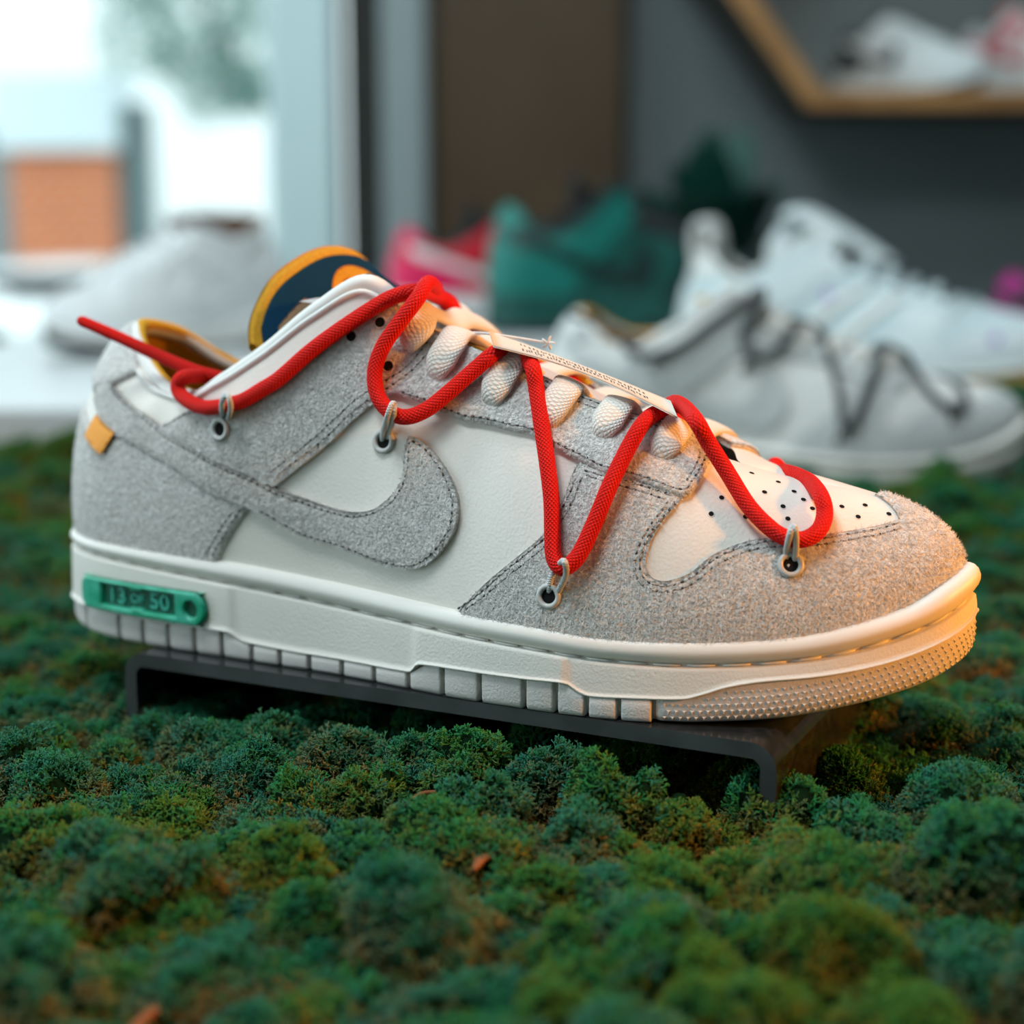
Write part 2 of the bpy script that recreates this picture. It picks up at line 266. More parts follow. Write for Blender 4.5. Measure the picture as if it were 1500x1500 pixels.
M['tan'] = mat('tan_woven_label', (.34, .20, .11, 1), .85)
M['tongue'] = mat('grey_mesh_tongue', (.52, .50, .50, 1), .9, bump=('noise', 1200, .3, 2))
M['orange'] = mat('orange_tab', (.95, .36, .03, 1), .6)
M['green'] = mat('green_rubber', (.010, .36, .20, 1), .28, spec=.6, noise_mix=(160, (.06, .50, .34, 1), 2, .4, .65))
M['green_deep'] = mat('deep_green_rubber', (.002, .11, .065, 1), .35, spec=.5)
M['green_letter'] = mat('pale_green_lettering', (.07, .52, .40, 1), .3, spec=.6)
M['card'] = mat('cream_card', (.74, .66, .57, 1), .7)
M['ink'] = mat('grey_ink', (.10, .09, .08, 1), .8)
M['clear'] = mat('translucent_nylon', (.80, .79, .78, 1), .3)
M['insole'] = mat('dark_insole', (.05, .045, .03, 1), .9)
M['acrylic_edge'] = mat('cut_acrylic_edge', (.050, .056, .056, 1), .45, spec=.4, noise_mix=(60, (.032, .037, .037, 1), 3, .4, .6))
M['smoked'] = mat('smoked_acrylic', (.012, .014, .015, 1), .16, spec=.6, noise_mix=(300, (.03, .032, .033, 1), 4, .45, .75))

# ------------------------------------------------------------------ helpers
def link(o, parent=None):
    col.objects.link(o)
    if parent is not None: o.parent = parent
    return o
def mesh_obj(name, verts, faces, mats, parent=None, smooth=True, idx=None, uvs=None, scale=.001):
    me = bpy.data.meshes.new(name)
    me.from_pydata((np.asarray(verts, float)*scale).tolist(), [], [list(map(int, f)) for f in faces])
    for m in (mats if isinstance(mats, (list, tuple)) else [mats]): me.materials.append(m)
    if smooth: me.polygons.foreach_set('use_smooth', [True]*len(me.polygons))
    if idx is not None: me.polygons.foreach_set('material_index', list(idx))
    if uvs is not None:
        uv = me.uv_layers.new(name='UVMap')
        li = np.zeros(len(me.loops), int); me.loops.foreach_get('vertex_index', li)
        uv.data.foreach_set('uv', np.asarray(uvs, float)[li].ravel())
    me.update()
    return link(bpy.data.objects.new(name, me), parent)
def thing(name, label, cat, loc=(0, 0, 0), rz=0., group=None, scale=1.):
    o = bpy.data.objects.new(name, None); col.objects.link(o); o.empty_display_size = .02
    o.location = loc; o.rotation_euler = (0, 0, rz); o.scale = (scale,)*3
    o['label'] = label; o['category'] = cat
    if group: o['group'] = group
    return o
def tag(o, label=None, cat=None, group=None, kind=None):
    for k, v in (('label', label), ('category', cat), ('group', group), ('kind', kind)):
        if v: o[k] = v
    return o
class Bag:
    def __init__(s): s.v = []; s.f = []; s.m = []; s.u = []; s.n = 0
    def add(s, V, Fc, m=0, U=None):
        V = np.asarray(V, float); s.v.append(V)
        s.f += [[i+s.n for i in f] for f in Fc]; s.m += [m]*len(Fc); s.n += len(V)
        if U is not None: s.u.append(np.asarray(U, float))
    def obj(s, name, mats, parent=None, smooth=True, scale=.001):
        return mesh_obj(name, np.concatenate(s.v), s.f, mats, parent, smooth, s.m, np.concatenate(s.u) if s.u else None, scale)
def unit(a): a = np.asarray(a, float); return a/np.maximum(np.linalg.norm(a, axis=-1, keepdims=True), 1e-12)
def smooth_path(P, step=1.):
    """Catmull-Rom through points, resampled at equal arc length"""
    P = np.asarray(P, float); E = np.concatenate([[2*P[0]-P[1]], P, [2*P[-1]-P[-2]]]); out = []
    t = np.linspace(0, 1, 14, endpoint=False)[:, None]
    for i in range(1, len(E)-2):
        a, b, c, d = E[i-1], E[i], E[i+1], E[i+2]
        out.append(.5*((2*b)+(-a+c)*t+(2*a-5*b+4*c-d)*t*t+(-a+3*b-3*c+d)*t**3))
    out = np.concatenate(out+[P[-1:]])
    L = np.concatenate([[0], np.cumsum(np.linalg.norm(np.diff(out, axis=0), axis=1))])
    n = max(2, int(round(L[-1]/step))+1); x = np.linspace(0, L[-1], n)
    return np.stack([np.interp(x, L, out[:, k]) for k in range(P.shape[1])], -1)
def frames(P, up=None):
    T = unit(np.gradient(P, axis=0)); N = np.zeros_like(P)
    n = np.array([0, 0, 1.]) if up is None else np.array(up, float)
    if abs(np.dot(n, T[0])) > .9: n = np.array([0, 1., 0])
    for i in range(len(P)):
        n = n-T[i]*np.dot(n, T[i]); n = n/np.linalg.norm(n); N[i] = n
    return T, N, np.cross(T, N)
def sweep(P, rn, rb, seg=12, N=None, cap=True, power=2., closed=False):
    """tube along P; rn, rb half sizes along N and B (numbers or arrays)"""
    P = np.asarray(P, float); n = len(P)
    if N is None: T, N, B = frames(P)
    else:
        T = unit(np.gradient(P, axis=0)); N = np.asarray(N, float); N = unit(N-T*(N*T).sum(-1, keepdims=True)); B = np.cross(T, N)
    a = np.linspace(0, 2*np.pi, seg, endpoint=False)
    ca, sa = np.cos(a), np.sin(a); e = 2./power
    ca = np.sign(ca)*np.abs(ca)**e; sa = np.sign(sa)*np.abs(sa)**e
    rn = np.broadcast_to(rn, n); rb = np.broadcast_to(rb, n)
    V = P[:, None]+N[:, None]*(ca[None, :, None]*rn[:, None, None])+B[:, None]*(sa[None, :, None]*rb[:, None, None])
    L = np.concatenate([[0], np.cumsum(np.linalg.norm(np.diff(P, axis=0), axis=1))])
    U = np.stack([np.repeat(L, seg), np.tile(a/(2*np.pi), n)], -1)
    U[:, 1] = np.abs(U[:, 1]*2-1)*.5
    V = V.reshape(-1, 3)
    Fc = [[i*seg+j, i*seg+(j+1) % seg, ((i+1) % n)*seg+(j+1) % seg, ((i+1) % n)*seg+j] for i in range(n if closed else n-1) for j in range(seg)]
    if cap and not closed: Fc += [list(range(seg))[::-1], [(n-1)*seg+j for j in range(seg)]]
    return V, Fc, U
def tube_obj(name, P, r, m, parent=None, seg=12, step=1., ends=False):
    P = smooth_path(P, step); rr = np.full(len(P), float(r))
    if ends:
        for i, q in enumerate((.55, .85)): rr[i] *= q; rr[-1-i] *= q
    V, Fc, U = sweep(P, rr, rr, seg)
    return mesh_obj(name, V, Fc, m, parent, uvs=U)
def grid_faces(n, m, closed_n=False):
    return [[i*m+j, ((i+1) % n)*m+j, ((i+1) % n)*m+j+1, i*m+j+1] for i in range(n if closed_n else n-1) for j in range(m-1)]
def loft(name, rings, mats, parent, idx=None, closed=True):
    """rings: list over levels of (N,3) closed loops"""
    R = np.array(rings); k, n = R.shape[:2]; V = R.reshape(-1, 3)
    Fc = [[a*n+j, a*n+(j+1) % n, (a+1)*n+(j+1) % n, (a+1)*n+j] for a in range(k-1) for j in range(n if closed else n-1)]
    return mesh_obj(name, V, Fc, mats, parent)
def box_mesh(bag, c, h, m=0, bev=.0, R=None):
    """box centre c, half sizes h, chamfered edges"""
    bm = bmesh.new(); bmesh.ops.create_cube(bm, size=2)
    bmesh.ops.scale(bm, vec=Vector(h), verts=bm.verts)
    if bev: bmesh.ops.bevel(bm, geom=bm.edges[:]+bm.verts[:], offset=bev, segments=2, affect='EDGES', profile=.5)
    bm.verts.index_update()
    V = np.array([v.co[:] for v in bm.verts]); Fc = [[v.index for v in f.verts] for f in bm.faces]; bm.free()
    if R is not None: V = V@np.asarray(R).T
    bag.add(V+np.asarray(c, float), Fc, m)
def box_obj(name, c, h, m, parent=None, bev=.0, R=None, smooth=False):
    b = Bag(); box_mesh(b, c, h, 0, bev, R); return b.obj(name, m, parent, smooth, 1.)
def dash(bag, p, q, n, w, h, m=0):
    t = q-p; b = unit(np.cross(n, t)); V = []
    for f, k in ((0, .35), (.2, 1), (.8, 1), (1, .35)):
        c = p+t*f; V += [c+b*w*k, c+n*h*k, c-b*w*k, c-n*.3*h]
    Fc = [[i*4+j, i*4+(j+1) % 4, i*4+4+(j+1) % 4, i*4+4+j] for i in range(3) for j in range(4)]+[[3, 2, 1, 0], [12, 13, 14, 15]]
    bag.add(V, Fc, m)
def poly_smooth(P, step, corner=42):
    """closed polygon in 2D: spline between corners, then resample"""
    P = np.asarray(P, float); n = len(P)
    d0 = unit(P-np.roll(P, 1, 0)); d1 = unit(np.roll(P, -1, 0)-P)
    ang = np.degrees(np.arccos(np.clip((d0*d1).sum(-1), -1, 1))); cs = [i for i in range(n) if ang[i] > corner]
    if len(cs) < 2: cs = [0, n//2]
    out = []
    for a, b in zip(cs, cs[1:]+[cs[0]+n]):
        seg = np.array([P[i % n] for i in range(a, b+1)])
        out.append(smooth_path(seg, step)[:-1])
    return np.concatenate(out)
def inside(Q, poly):
    x, y = Q[:, 0], Q[:, 1]; r = np.zeros(len(Q), bool); px, py = poly[:, 0], poly[:, 1]; qx, qy = np.roll(px, -1), np.roll(py, -1)
    for a, b, c, d in zip(px, py, qx, qy):
        k = (b > y) != (d > y)
        if k.any(): r[k] ^= x[k] < (c-a)*(y[k]-b)/(d-b)+a
    return r
VM = 62.       # millimetres of height per unit v, for an even mesh
def panel(name, polys, t, m, parent, base=0., spacing=1.4, edge=.9, fmap=None, metric=(1., VM), skirt=-.4, jitter=.0, raw=.5):
    """a sheet cut to the outline polys[0] (further loops are holes), laid on a surface map (s,v)->(point, normal)"""
    k = np.array(metric); loops = [poly_smooth(np.array(p)*k, spacing*.75) for p in polys]
    lo, hi = loops[0].min(0), loops[0].max(0)
    gx, gy = np.meshgrid(np.arange(lo[0], hi[0], spacing), np.arange(lo[1], hi[1], spacing*.87)); gx[1::2] += spacing/2
    G = np.stack([gx.ravel(), gy.ravel()], -1)
    ok = inside(G, loops[0])
    for h in loops[1:]: ok &= ~inside(G, h)
    G = G[ok]; Bd = np.concatenate(loops)
    def dist(Q):
        r = np.empty(len(Q))
        for i in range(0, len(Q), 2000): r[i:i+2000] = np.sqrt(((Q[i:i+2000, None]-Bd[None])**2).sum(-1).min(1))
        return r
    G = G[dist(G) > spacing*.5]
    pts = np.concatenate([Bd, G]); edges = []; o = 0
    for lp in loops: edges += [(o+i, o+(i+1) % len(lp)) for i in range(len(lp))]; o += len(lp)
    vv, ee, ff, ov, oe, of = delaunay_2d_cdt([Vector(p) for p in pts], edges, [], 0, 1e-5)
    Q = np.array([v[:] for v in vv]); T = np.array([f for f in ff if len(f) == 3])
    cen = Q[T].mean(1); ok = inside(cen, loops[0])
    for h in loops[1:]: ok &= ~inside(cen, h)
    T = T[ok]
    inv = {}
    for i, l in enumerate(ov):
        for j in l: inv[j] = i
    d = dist(Q); isb = np.zeros(len(Q), bool); isb[[inv[j] for j in range(len(Bd))]] = True; d[isb] = 0
    e = np.clip(d/edge, 0, 1); off = base+t*(raw+(1-raw)*np.sqrt(1-(1-e)**2))
    if jitter:
        off = off+jitter*np.array([noise.noise(Vector((q[0]*.55, q[1]*.55, 3.)))+.7*noise.noise(Vector((q[0]*1.6, q[1]*1.6, 9.))) for q in Q])
    S = Q/k; P, Nn = fmap(S[:, 0], S[:, 1])
    V = P+Nn*off[:, None]
    a, b, c = V[T[:, 0]], V[T[:, 1]], V[T[:, 2]]
    if (np.cross(b-a, c-a)*Nn[T[:, 0]]).sum() < 0: T = T[:, ::-1]
    Fc = T.tolist(); n0 = len(V); SK = []; o = 0
    for lp in loops:
        ids = [inv[o+i] for i in range(len(lp))]; st = n0+len(SK)
        SK += [P[i]+Nn[i]*skirt for i in ids]
        for i in range(len(ids)):
            j = (i+1) % len(ids); Fc.append([ids[i], st+i, st+j, ids[j]])
        o += len(lp)
    V = np.concatenate([V, np.array(SK)])
    return mesh_obj(name, V, Fc, m, parent)
def on_upper(s, v): return surf(s, v), surf_n(s, v)
def on_wall(out=0.):
    def f(s, z):
        q, n = outline(s, -out); return np.concatenate([q, np.asarray(z)[:, None]], -1), np.concatenate([n, np.zeros((len(n), 1))], -1)
    return f
def medial(sv): return [(-s*(PER-S_HEEL)/S_HEEL, v) for s, v in sv]
def stitch_rows(rows, off, parent, pitch=2.35, name='stitching'):
    b = Bag()
    for r in rows:
        P = smooth_path(np.array(r)*[1, VM], .4)/[1, VM]; n = surf_n(P[:, 0], P[:, 1]); X = surf(P[:, 0], P[:, 1])+n*off
        L = np.concatenate([[0], np.cumsum(np.linalg.norm(np.diff(X, axis=0), axis=1))])
        at = lambda x: np.array([np.interp(x, L, X[:, k]) for k in range(3)]); nn = lambda x: unit(np.array([np.interp(x, L, n[:, k]) for k in range(3)]))
        x = .5
        while x < L[-1]-pitch:
            dash(b, at(x), at(x+1.15), nn(x), .34, .16, 0); dash(b, at(x+1.05), at(x+pitch+.1), nn(x+1.5), .30, .24, 1); x += pitch
    return tag(b.obj(name, [M['suede_dark'], M['thread']], parent), kind='stuff')
def ring(bag, c, n, R, r, m=0, seg=28, q=10, flat=1.):
    n = unit(n); a = unit(np.cross(n, [0.31, .2, .93])); b = np.cross(n, a); V = []
    for i in range(seg):
        t = 2*np.pi*i/seg; d = a*np.cos(t)+b*np.sin(t)
        for j in range(q): w = 2*np.pi*j/q; V.append(c+d*(R+r*np.cos(w))+n*(r*flat*np.sin(w)))
    bag.add(V, [[i*q+j, ((i+1) % seg)*q+j, ((i+1) % seg)*q+(j+1) % q, i*q+(j+1) % q] for i in range(seg) for j in range(q)], m)
def disc(bag, c, n, R, m=0, seg=16, dome=0.):
    n = unit(n); a = unit(np.cross(n, [0.31, .2, .93])); b = np.cross(n, a)
    V = [c+(a*np.cos(t)+b*np.sin(t))*R for t in np.linspace(0, 2*np.pi, seg, endpoint=False)]+[c+n*dome]
    bag.add(V, [[i, (i+1) % seg, seg] for i in range(seg)], m)
def text_on(body, size, place, m, parent, name='lettering', extrude=.25, stretch=1.):
    """flat lettering: place(x, y, depth) -> point in mm"""
    c = bpy.data.curves.new(name, 'FONT'); c.body = body; c.size = size; c.extrude = extrude; c.align_x = 'CENTER'; c.align_y = 'CENTER'; c.resolution_u = 3
    o = bpy.data.objects.new(name, c); col.objects.link(o)
    dg = bpy.context.evaluated_depsgraph_get(); me = bpy.data.meshes.new_from_object(o.evaluated_get(dg))
    V = np.array([v.co[:] for v in me.vertices]); Fc = [list(p.vertices) for p in me.polygons]
    col.objects.unlink(o); bpy.data.objects.remove(o); bpy.data.curves.remove(c); bpy.data.meshes.remove(me)
    return mesh_obj(name, [place(x*stretch, y, z) for x, y, z in V], Fc, m, parent, smooth=False)

def nap(o, count, seed, ln=(.7, 1.5)):
    """short suede fibres standing on the outer face of a panel"""
    me = o.data; nv = len(me.vertices); holes = np.array([surf(*q) for q in list(SPOT['eyelets'])+list(SPOT['holes'])+list(SPOT['lace_holes'])]); co = np.zeros(nv*3); me.vertices.foreach_get('co', co); co = co.reshape(-1, 3)*1000
    no = np.zeros(nv*3); me.vertices.foreach_get('normal', no); no = no.reshape(-1, 3)
    tri = np.array([p.vertices[:] for p in me.polygons if len(p.vertices) == 3]); rg = np.random.default_rng(seed)
    ar = np.linalg.norm(np.cross(co[tri[:, 1]]-co[tri[:, 0]], co[tri[:, 2]]-co[tri[:, 0]]), axis=1); t = tri[rg.choice(len(tri), count, p=ar/ar.sum())]
    w = rg.dirichlet((1, 1, 1), count); P = (co[t]*w[..., None]).sum(1); N_ = unit((no[t]*w[..., None]).sum(1))
    ok = np.linalg.norm(P[:, None]-holes[None], axis=2).min(1) > 3.9; P, N_ = P[ok], N_[ok]; count = len(P)
    d = unit(np.cross(N_, rg.normal(size=(count, 3)))); d = unit(d+np.array([.35, 0, -.25])+N_*rg.uniform(.25, .8, (count, 1))); L_ = rg.uniform(*ln, (count, 1))
    s = unit(np.cross(d, N_))*.07; m_ = P+d*L_*.55+N_*.12; e = P+d*L_-N_*.05
    V = np.stack([P-s, P+s, m_-s*.8, m_+s*.8, e], 1).reshape(-1, 3); b = np.arange(count)*5
    Fc = np.stack([b, b+1, b+3, b, b+3, b+2, b+2, b+3, b+4], 1).reshape(-1, 3)
    return tag(mesh_obj('suede_nap', V, Fc, M['nap'], o), kind='stuff')

# ------------------------------------------------------------------ the sneaker
def build_sneaker(root):
    H = (PER-S_HEEL)/S_HEEL
    # upper shell
    S = np.linspace(0, PER, 361)[:-1]; Vv = np.linspace(0, 1, 36)
    s, v = np.meshgrid(S, Vv, indexing='ij'); P = surf(s, v).reshape(-1, 3)
    mesh_obj('leather_upper', P, grid_faces(len(S), len(Vv), True), M['leather'], root)
    # suede and leather overlays
    fo = panel('toe_overlay', [PANEL['forefoot']], 1.3, M['suede'], root, 0, 1.3, jitter=.16, fmap=on_upper)
    stitch_rows(SEAM['forefoot'], 1.32, fo); nap(fo, 30000, 1, (.8, 1.9))
    co = panel('heel_counter', [PANEL['counter']], 1.3, M['suede'], root, 0, 1.4, jitter=.16, fmap=on_upper)
    stitch_rows(SEAM['counter'], 1.32, co); nap(co, 13000, 2)
    panel('heel_tab', [PANEL['heel_tab']], 1.4, M['suede'], root, .3, 1.4, jitter=.16, fmap=on_upper)
    for side in (lambda p: p, medial):
        mine = side is not medial; sp = 1.3 if mine else 2.2
        e = panel('lace_stay', [side(PANEL['eyestay'])], 1.3, M['suede'], root, .9, sp, jitter=.13, fmap=on_upper)
        if mine: stitch_rows(SEAM['eyestay'], 2.22, e); nap(e, 8000, 3, (.5, 1.))
        a = panel('ankle_overlay', [side(PANEL['ankle'])], 1.3, M['suede'], root, .9, sp, jitter=.13, fmap=on_upper)
        if mine: stitch_rows(SEAM['ankle'], 2.22, a); nap(a, 10000, 4)
        st = panel('side_stripe', [side(PANEL['stripe'])], 1.3, M['suede'], root, 1.1, sp, jitter=.13, fmap=on_upper)
        if mine: stitch_rows(SEAM['stripe'], 2.42, st); nap(st, 11000, 5)
    # collar: padded rim, piping, lining, insole
    s0 = float(s_of_x(126, True)); s1 = PER-float(PER-s_of_x(126, False)) if False else float(s_of_x(126, False))
    q = np.linspace(s0, s1, 150); T = surf(q, np.ones_like(q)); C0 = np.array([80., 3., 0])
    rr = np.full(len(q), 2.7); rr[:3] *= [.4, .7, .9]; rr[-3:] *= [.9, .7, .4]
    inn = unit((C0-T)*[1, 1, 0]); V, Fc, U = sweep(T+inn*1.6+[0, 0, -1.2], rr, rr, 14); mesh_obj('collar_rim', V, Fc, M['lining_leather'], root)
    n = surf_n(q, np.full_like(q, .95)); P = surf(q, np.full_like(q, .935))+n*.5
    V, Fc, U = sweep(P, .9, .9, 8); mesh_obj('collar_piping', V, Fc, M['lining_leather'], root)
    q = np.linspace(float(s_of_x(180, True)), float(s_of_x(180, False)), 120); rings = []
    arc_ = [(1, 1.6+2.95*math.cos(math.radians(g)), -1.2+2.95*math.sin(math.radians(g))) for g in (97, 80, 62, 45, 28, 10, -10)]
    for f, ins, up in (*arc_, (.93, 5., 0), (.9, 5.2, 0), (.7, 6, 0), (.45, 7, 0), (.2, 8.5, 0), (.05, 10, 0)):
        A = surf(q, np.full_like(q, f)); A = A+unit((np.array([90., 3, 0])-A)*[1, 1, 0])*ins+[0, 0, up]; rings.append(A)
    loft('lining', rings, M['gold'], root, closed=False)
    q = np.linspace(0, PER, 160)[:-1]; o, _ = outline(q, 9.)
    mesh_obj('insole', np.c_[o, by_s(Z_TOP, q)+4], [list(range(len(q)))[::-1]], M['insole'], root, smooth=False)
    # tongue under the laces
    kx = [246, 232, 219, 201, 184, 167, 153, 138, 122, 108]; kz = [63, 67.5, 76, 81.5, 88.5, 94.5, 100, 106.5, 108.5, 110]
    X = np.linspace(246, 108, 50); Z = np.interp(-X, [-x for x in kx], kz); y = np.linspace(-1, 1, 21)
    G = np.array([[(x, 3+yy*np.interp(-x, [-246, -225, -150, -108], [8, 19, 23, 27]), z-1.5-yy*3.5+3.0*(1-yy*yy)) for yy in y] for x, z in zip(X, Z)])
    tg = mesh_obj('tongue', G.reshape(-1, 3), grid_faces(len(X), 21), M['tongue'], root)
    # flared tongue top: foam slab with navy face
    i9 = np.linspace(0, 1, 9); A9 = np.array(TONGUE_EDGE); B9 = np.array([(93,-19,92),(97,-18,92),(101,-16,93),(105,-12,94),(110,-5,96),(115,4,99),(120,12,101),(125,19,104),(129,24,106)], float)
    As = smooth_path(A9, .8)
    iL = np.linspace(0, 1, len(As))
    def face(a, b):
        a = np.asarray(a, float); b = np.asarray(b, float)
        A = np.stack([np.interp(a, iL, As[:, k]) for k in range(3)], -1); Bq = np.stack([np.interp(a, i9, B9[:, k]) for k in range(3)], -1)
        return A+(Bq-A)*b[..., None]
    fn = unit(np.cross(face(.5, .9)-face(.5, .1), face(.9, .5)-face(.1, .5)))
    if fn[1] > 0: fn = -fn
    aa, bb = np.meshgrid(np.linspace(0, 1, 60), np.linspace(0, 1, 24), indexing='ij'); P = face(aa, bb)
    rim = np.clip(np.minimum(bb/.16, 1), 0, 1); rnd = np.sqrt(1-(1-rim)**2)
    front = P+fn*(2.6*rnd)[..., None]; back = P-fn*(2.6*rnd+.4)[..., None]; nA = len(front.reshape(-1, 3))
    Fa = grid_faces(60, 24); Fb = [[i+nA for i in f[::-1]] for f in Fa]
    Fe = [[i*24, (i+1)*24, (i+1)*24+nA, i*24+nA] for i in range(59)]
    mesh_obj('tongue_top', np.concatenate([front.reshape(-1, 3), back.reshape(-1, 3)]), Fa+Fb+Fe, M['foam'], root)
    def on_tongue(a, b): p = face(np.clip(a, 0, 1), np.clip(b, 0, 1)); return p+fn*2.7, np.broadcast_to(fn, p.shape)
    nv = panel('navy_patch', [[(.03, .99), (.05, .55), (.12, .28), (.25, .19), (.45, .15), (.62, .135), (.8, .15), (.95, .18), (.99, .45), (.99, .99)]], .5, M['navy'], root, 0, .9, fmap=on_tongue, metric=(52, 34), raw=.3, edge=1.)
    tag(nv, 'navy fabric face of the tongue')
    lg = panel('ring_emblem', [[(.70+.135*math.cos(t), .56+.29*math.sin(t)) for t in np.linspace(0, 2*np.pi, 28, endpoint=False)],
               [(.655+.030*math.cos(t), .50+.09*math.sin(t)) for t in np.linspace(0, 2*np.pi, 14, endpoint=False)]], .35, M['foam'], nv, .5, .8, fmap=on_tongue, metric=(52, 34), raw=.5)
    panel('woven_label', [[(.43, .42), (.475, .52), (.42, .95), (.20, .95), (.215, .52)]], .35, M['tan'], nv, .5, .9, fmap=on_tongue, metric=(52, 34))
    # eyelets with cord loops
    for (s, v), lift in zip(SPOT['eyelets'], (2.2, .2, 1.3, 1.3)):
        p, n = surf(s, v), surf_n(s, v); b = Bag()
        ring(b, p+n*(lift+.35), n, 2.9, .85, 0, flat=1.); disc(b, p+n*(lift+.06), n, 2.75, 1)
        b.obj('eyelet', [M['eyelet'], M['dark']], root)
    for P in GREY_CORD: tube_obj('cord_loop', P, .9, M['cord'], root, 8, .5)
    for k, (s, v) in enumerate(SPOT['holes'][:3]):
        p, n = surf(s, v), surf_n(s, v); b = Bag(); ring(b, p+n*2.25, n, 1.75, .25, 1, 20, 6); disc(b, p+n*2.26, n, 1.75, 0)
        b.obj('lace_hole', [M['dark'], M['suede']], root)
    for s, v in SPOT['perf']:
        p, n = surf(s, v), surf_n(s, v); b = Bag(); disc(b, p+n*.07, n, .82, 0, 12); ring(b, p+n*.02, n, .86, .12, 1, 12, 5)
        b.obj('perforation', [M['dark'], M['leather']], root)
    # flat cotton laces
    for k, (s, v) in enumerate(SPOT['lace_holes']):
        for md in (False, True):
            pass
        sm = -s*H
        hp, hn = surf(s, v), surf_n(s, v); tp = surf(s, 1.); tn = surf_n(s, .93); mp = surf(sm, v); mn = surf_n(sm, v); tm = surf(sm, 1.); tmn = surf_n(sm, .93)
        tw = [0, .8, -.4, 0, .5, 0][k]
        dx = (tm+tp)/2; rise = [3.5, 2.6, -.6, -1.6, -1.8, -1.2][k]; eh = [3.6, 3.4, 2.6, 2.2, 2.4, 2.8][k]
        path = [hp-hn*.6, hp+hn*2.9+(tp-hp)*.12, hp+(tp-hp)*.45+hn*4.6, hp+(tp-hp)*.8+tn*4.4, tp+[0, 2.5, eh], dx+[0, -6, rise], dx+[0, 4, rise+.4], tm+[0, -2.5, eh], mp+(tm-mp)*.6+mn*4.4, mp+mn*3, mp-mn*.6]
        P = smooth_path(np.array(path), .9); f = np.linspace(0, 1, len(P))
        T = unit(np.gradient(P, axis=0)); side = unit(surf(s-6, .9)-surf(s+6, .9))
        Nn = unit(np.cross(side, T))
        wd = 4.6*np.clip(.42+f*7, 0, 1)*np.clip(.42+(1-f)*7, 0, 1)
        V, Fc, U = sweep(P, np.full(len(P), 1.35), wd, 18, N=Nn, power=2.6)
        mesh_obj('flat_lace', V, Fc, M['lace'], root, uvs=U)
    # dark opening around each lace hole
    # red cord
    def round_eyelet(k):                                            # the cord loops through the cords of the hidden side too
        s, v = SPOT['eyelets'][k]; m = lambda s_, v_, d: surf(-s_*H, v_)+surf_n(-s_*H, v_)*d
        return [m(s+9, v+(.80-v)*.7, 5), m(s+3, v+.14, 4.5), m(s-1, v+.09, 4.5), m(s-5, v+.14, 4.5), m(s-11, v+(.80-v)*.7, 5)]
    A, Bc, Cc, Dc = [np.array(p) for p in RED_LACE]
    P = np.concatenate([A, round_eyelet(1), Bc, round_eyelet(2)[:1]+round_eyelet(2)[2:3]+round_eyelet(2)[4:], Cc, [surf(-121*H, .66)+surf_n(-121*H, .66)*3.2, surf(-116*H, .42)+surf_n(-116*H, .42)*3.4, surf(-111*H, .66)+surf_n(-111*H, .66)*3.2], Dc, [surf(-84*H, .60)+surf_n(-84*H, .60)*2.2, surf(-82*H, .42)+surf_n(-82*H, .42)*2.4, surf(-79*H, .28)+surf_n(-79*H, .28)*2.4]])
    P = smooth_path(P, .8); r_ = np.full(len(P), 2.35)*np.clip(.74+np.arange(len(P))/70*.26, 0, 1)
    for i, q in enumerate((.55, .85)): r_[i] *= q; r_[-1-i] *= q
    V, Fc, U = sweep(P, r_, r_, 16); mesh_obj('red_lace', V, Fc, M['red'], root, uvs=U)
    # orange side tab, embroidered marks
    tb = np.array(SPOT['tab']); tb[:, 0] = np.minimum(tb[:, 0], S_HEEL+6)
    panel('orange_tab', [tb.tolist()], .7, M['orange'], root, 2.5, 1.0, fmap=on_upper, skirt=2.3, edge=.4)
    b = Bag()
    for s, v in SPOT['marks']:
        for dv in (-.012, .016):
            p, n = surf(s, v+dv), surf_n(s, v+dv); u = surf(s-1.2, v+dv+.02); dash(b, p+n*1.35, u+n*1.35, n, .7, .25)
    b.obj('white_print', [M['clear']], root)

    # ---- cup sole
    N = 540; S = np.linspace(0, PER, N, endpoint=False)
    zt, zb, zl, zs, zo = (by_s(t, S) for t in (Z_TOP, Z_BUMP, Z_LIP, Z_STEP, Z_BOT))
    sl = np.where(S <= S_HEEL, S, (PER-S)*S_HEEL/(PER-S_HEEL))
    sst = lambda a, b, x: (lambda t: t*t*(3-2*t))(np.clip((x-a)/(b-a), 0, 1))
    proud = .75*(sst(122, 123.5, sl)*(1-sst(171.5, 174, sl))+sst(239, 243, sl))
    def lp(ins, z, pr=1.): q, _ = outline(S, ins-proud*pr); return np.c_[q, z]
    h = zt-zb
    loft('foxing_rim', [lp(4.5, zt-.2, 0), lp(2.6, zt+.15, 0), lp(1.2, zt-.25, 0), lp(.1, zt-.18*h, 0), lp(-.6, zt-.42*h, 0), lp(-.6, zt-.6*h, 0), lp(-.1, zt-.82*h, 0), lp(.8, zb+.1, 0), lp(2.2, zb-.1, 0), lp(3.5, zb, 0)], M['rubber_smooth'], root)
    rec = lambda f: zl+(zs-zl)*f
    ms = loft('midsole', [lp(2.6, zb+.6, 0), lp(2.5, zb-.1, 0), lp(2.3, zl+.3, 0), lp(.9, zl+.25), lp(.45, zl-.1), lp(.35, zl-.8), lp(.2, rec(.3)), lp(0, rec(.6)), lp(-.05, rec(.85)), lp(-.15, zs+.75), lp(-.55, zs+.6), lp(-.65, zs+.25), lp(-.4, zs), lp(.6, zs-.1), lp(1.9, zs-.1, 0), lp(2.2, (zs+zo)/2, 0), lp(2.6, zo+.4, 0), lp(6, zo+.3, 0)], M['rubber'], root)
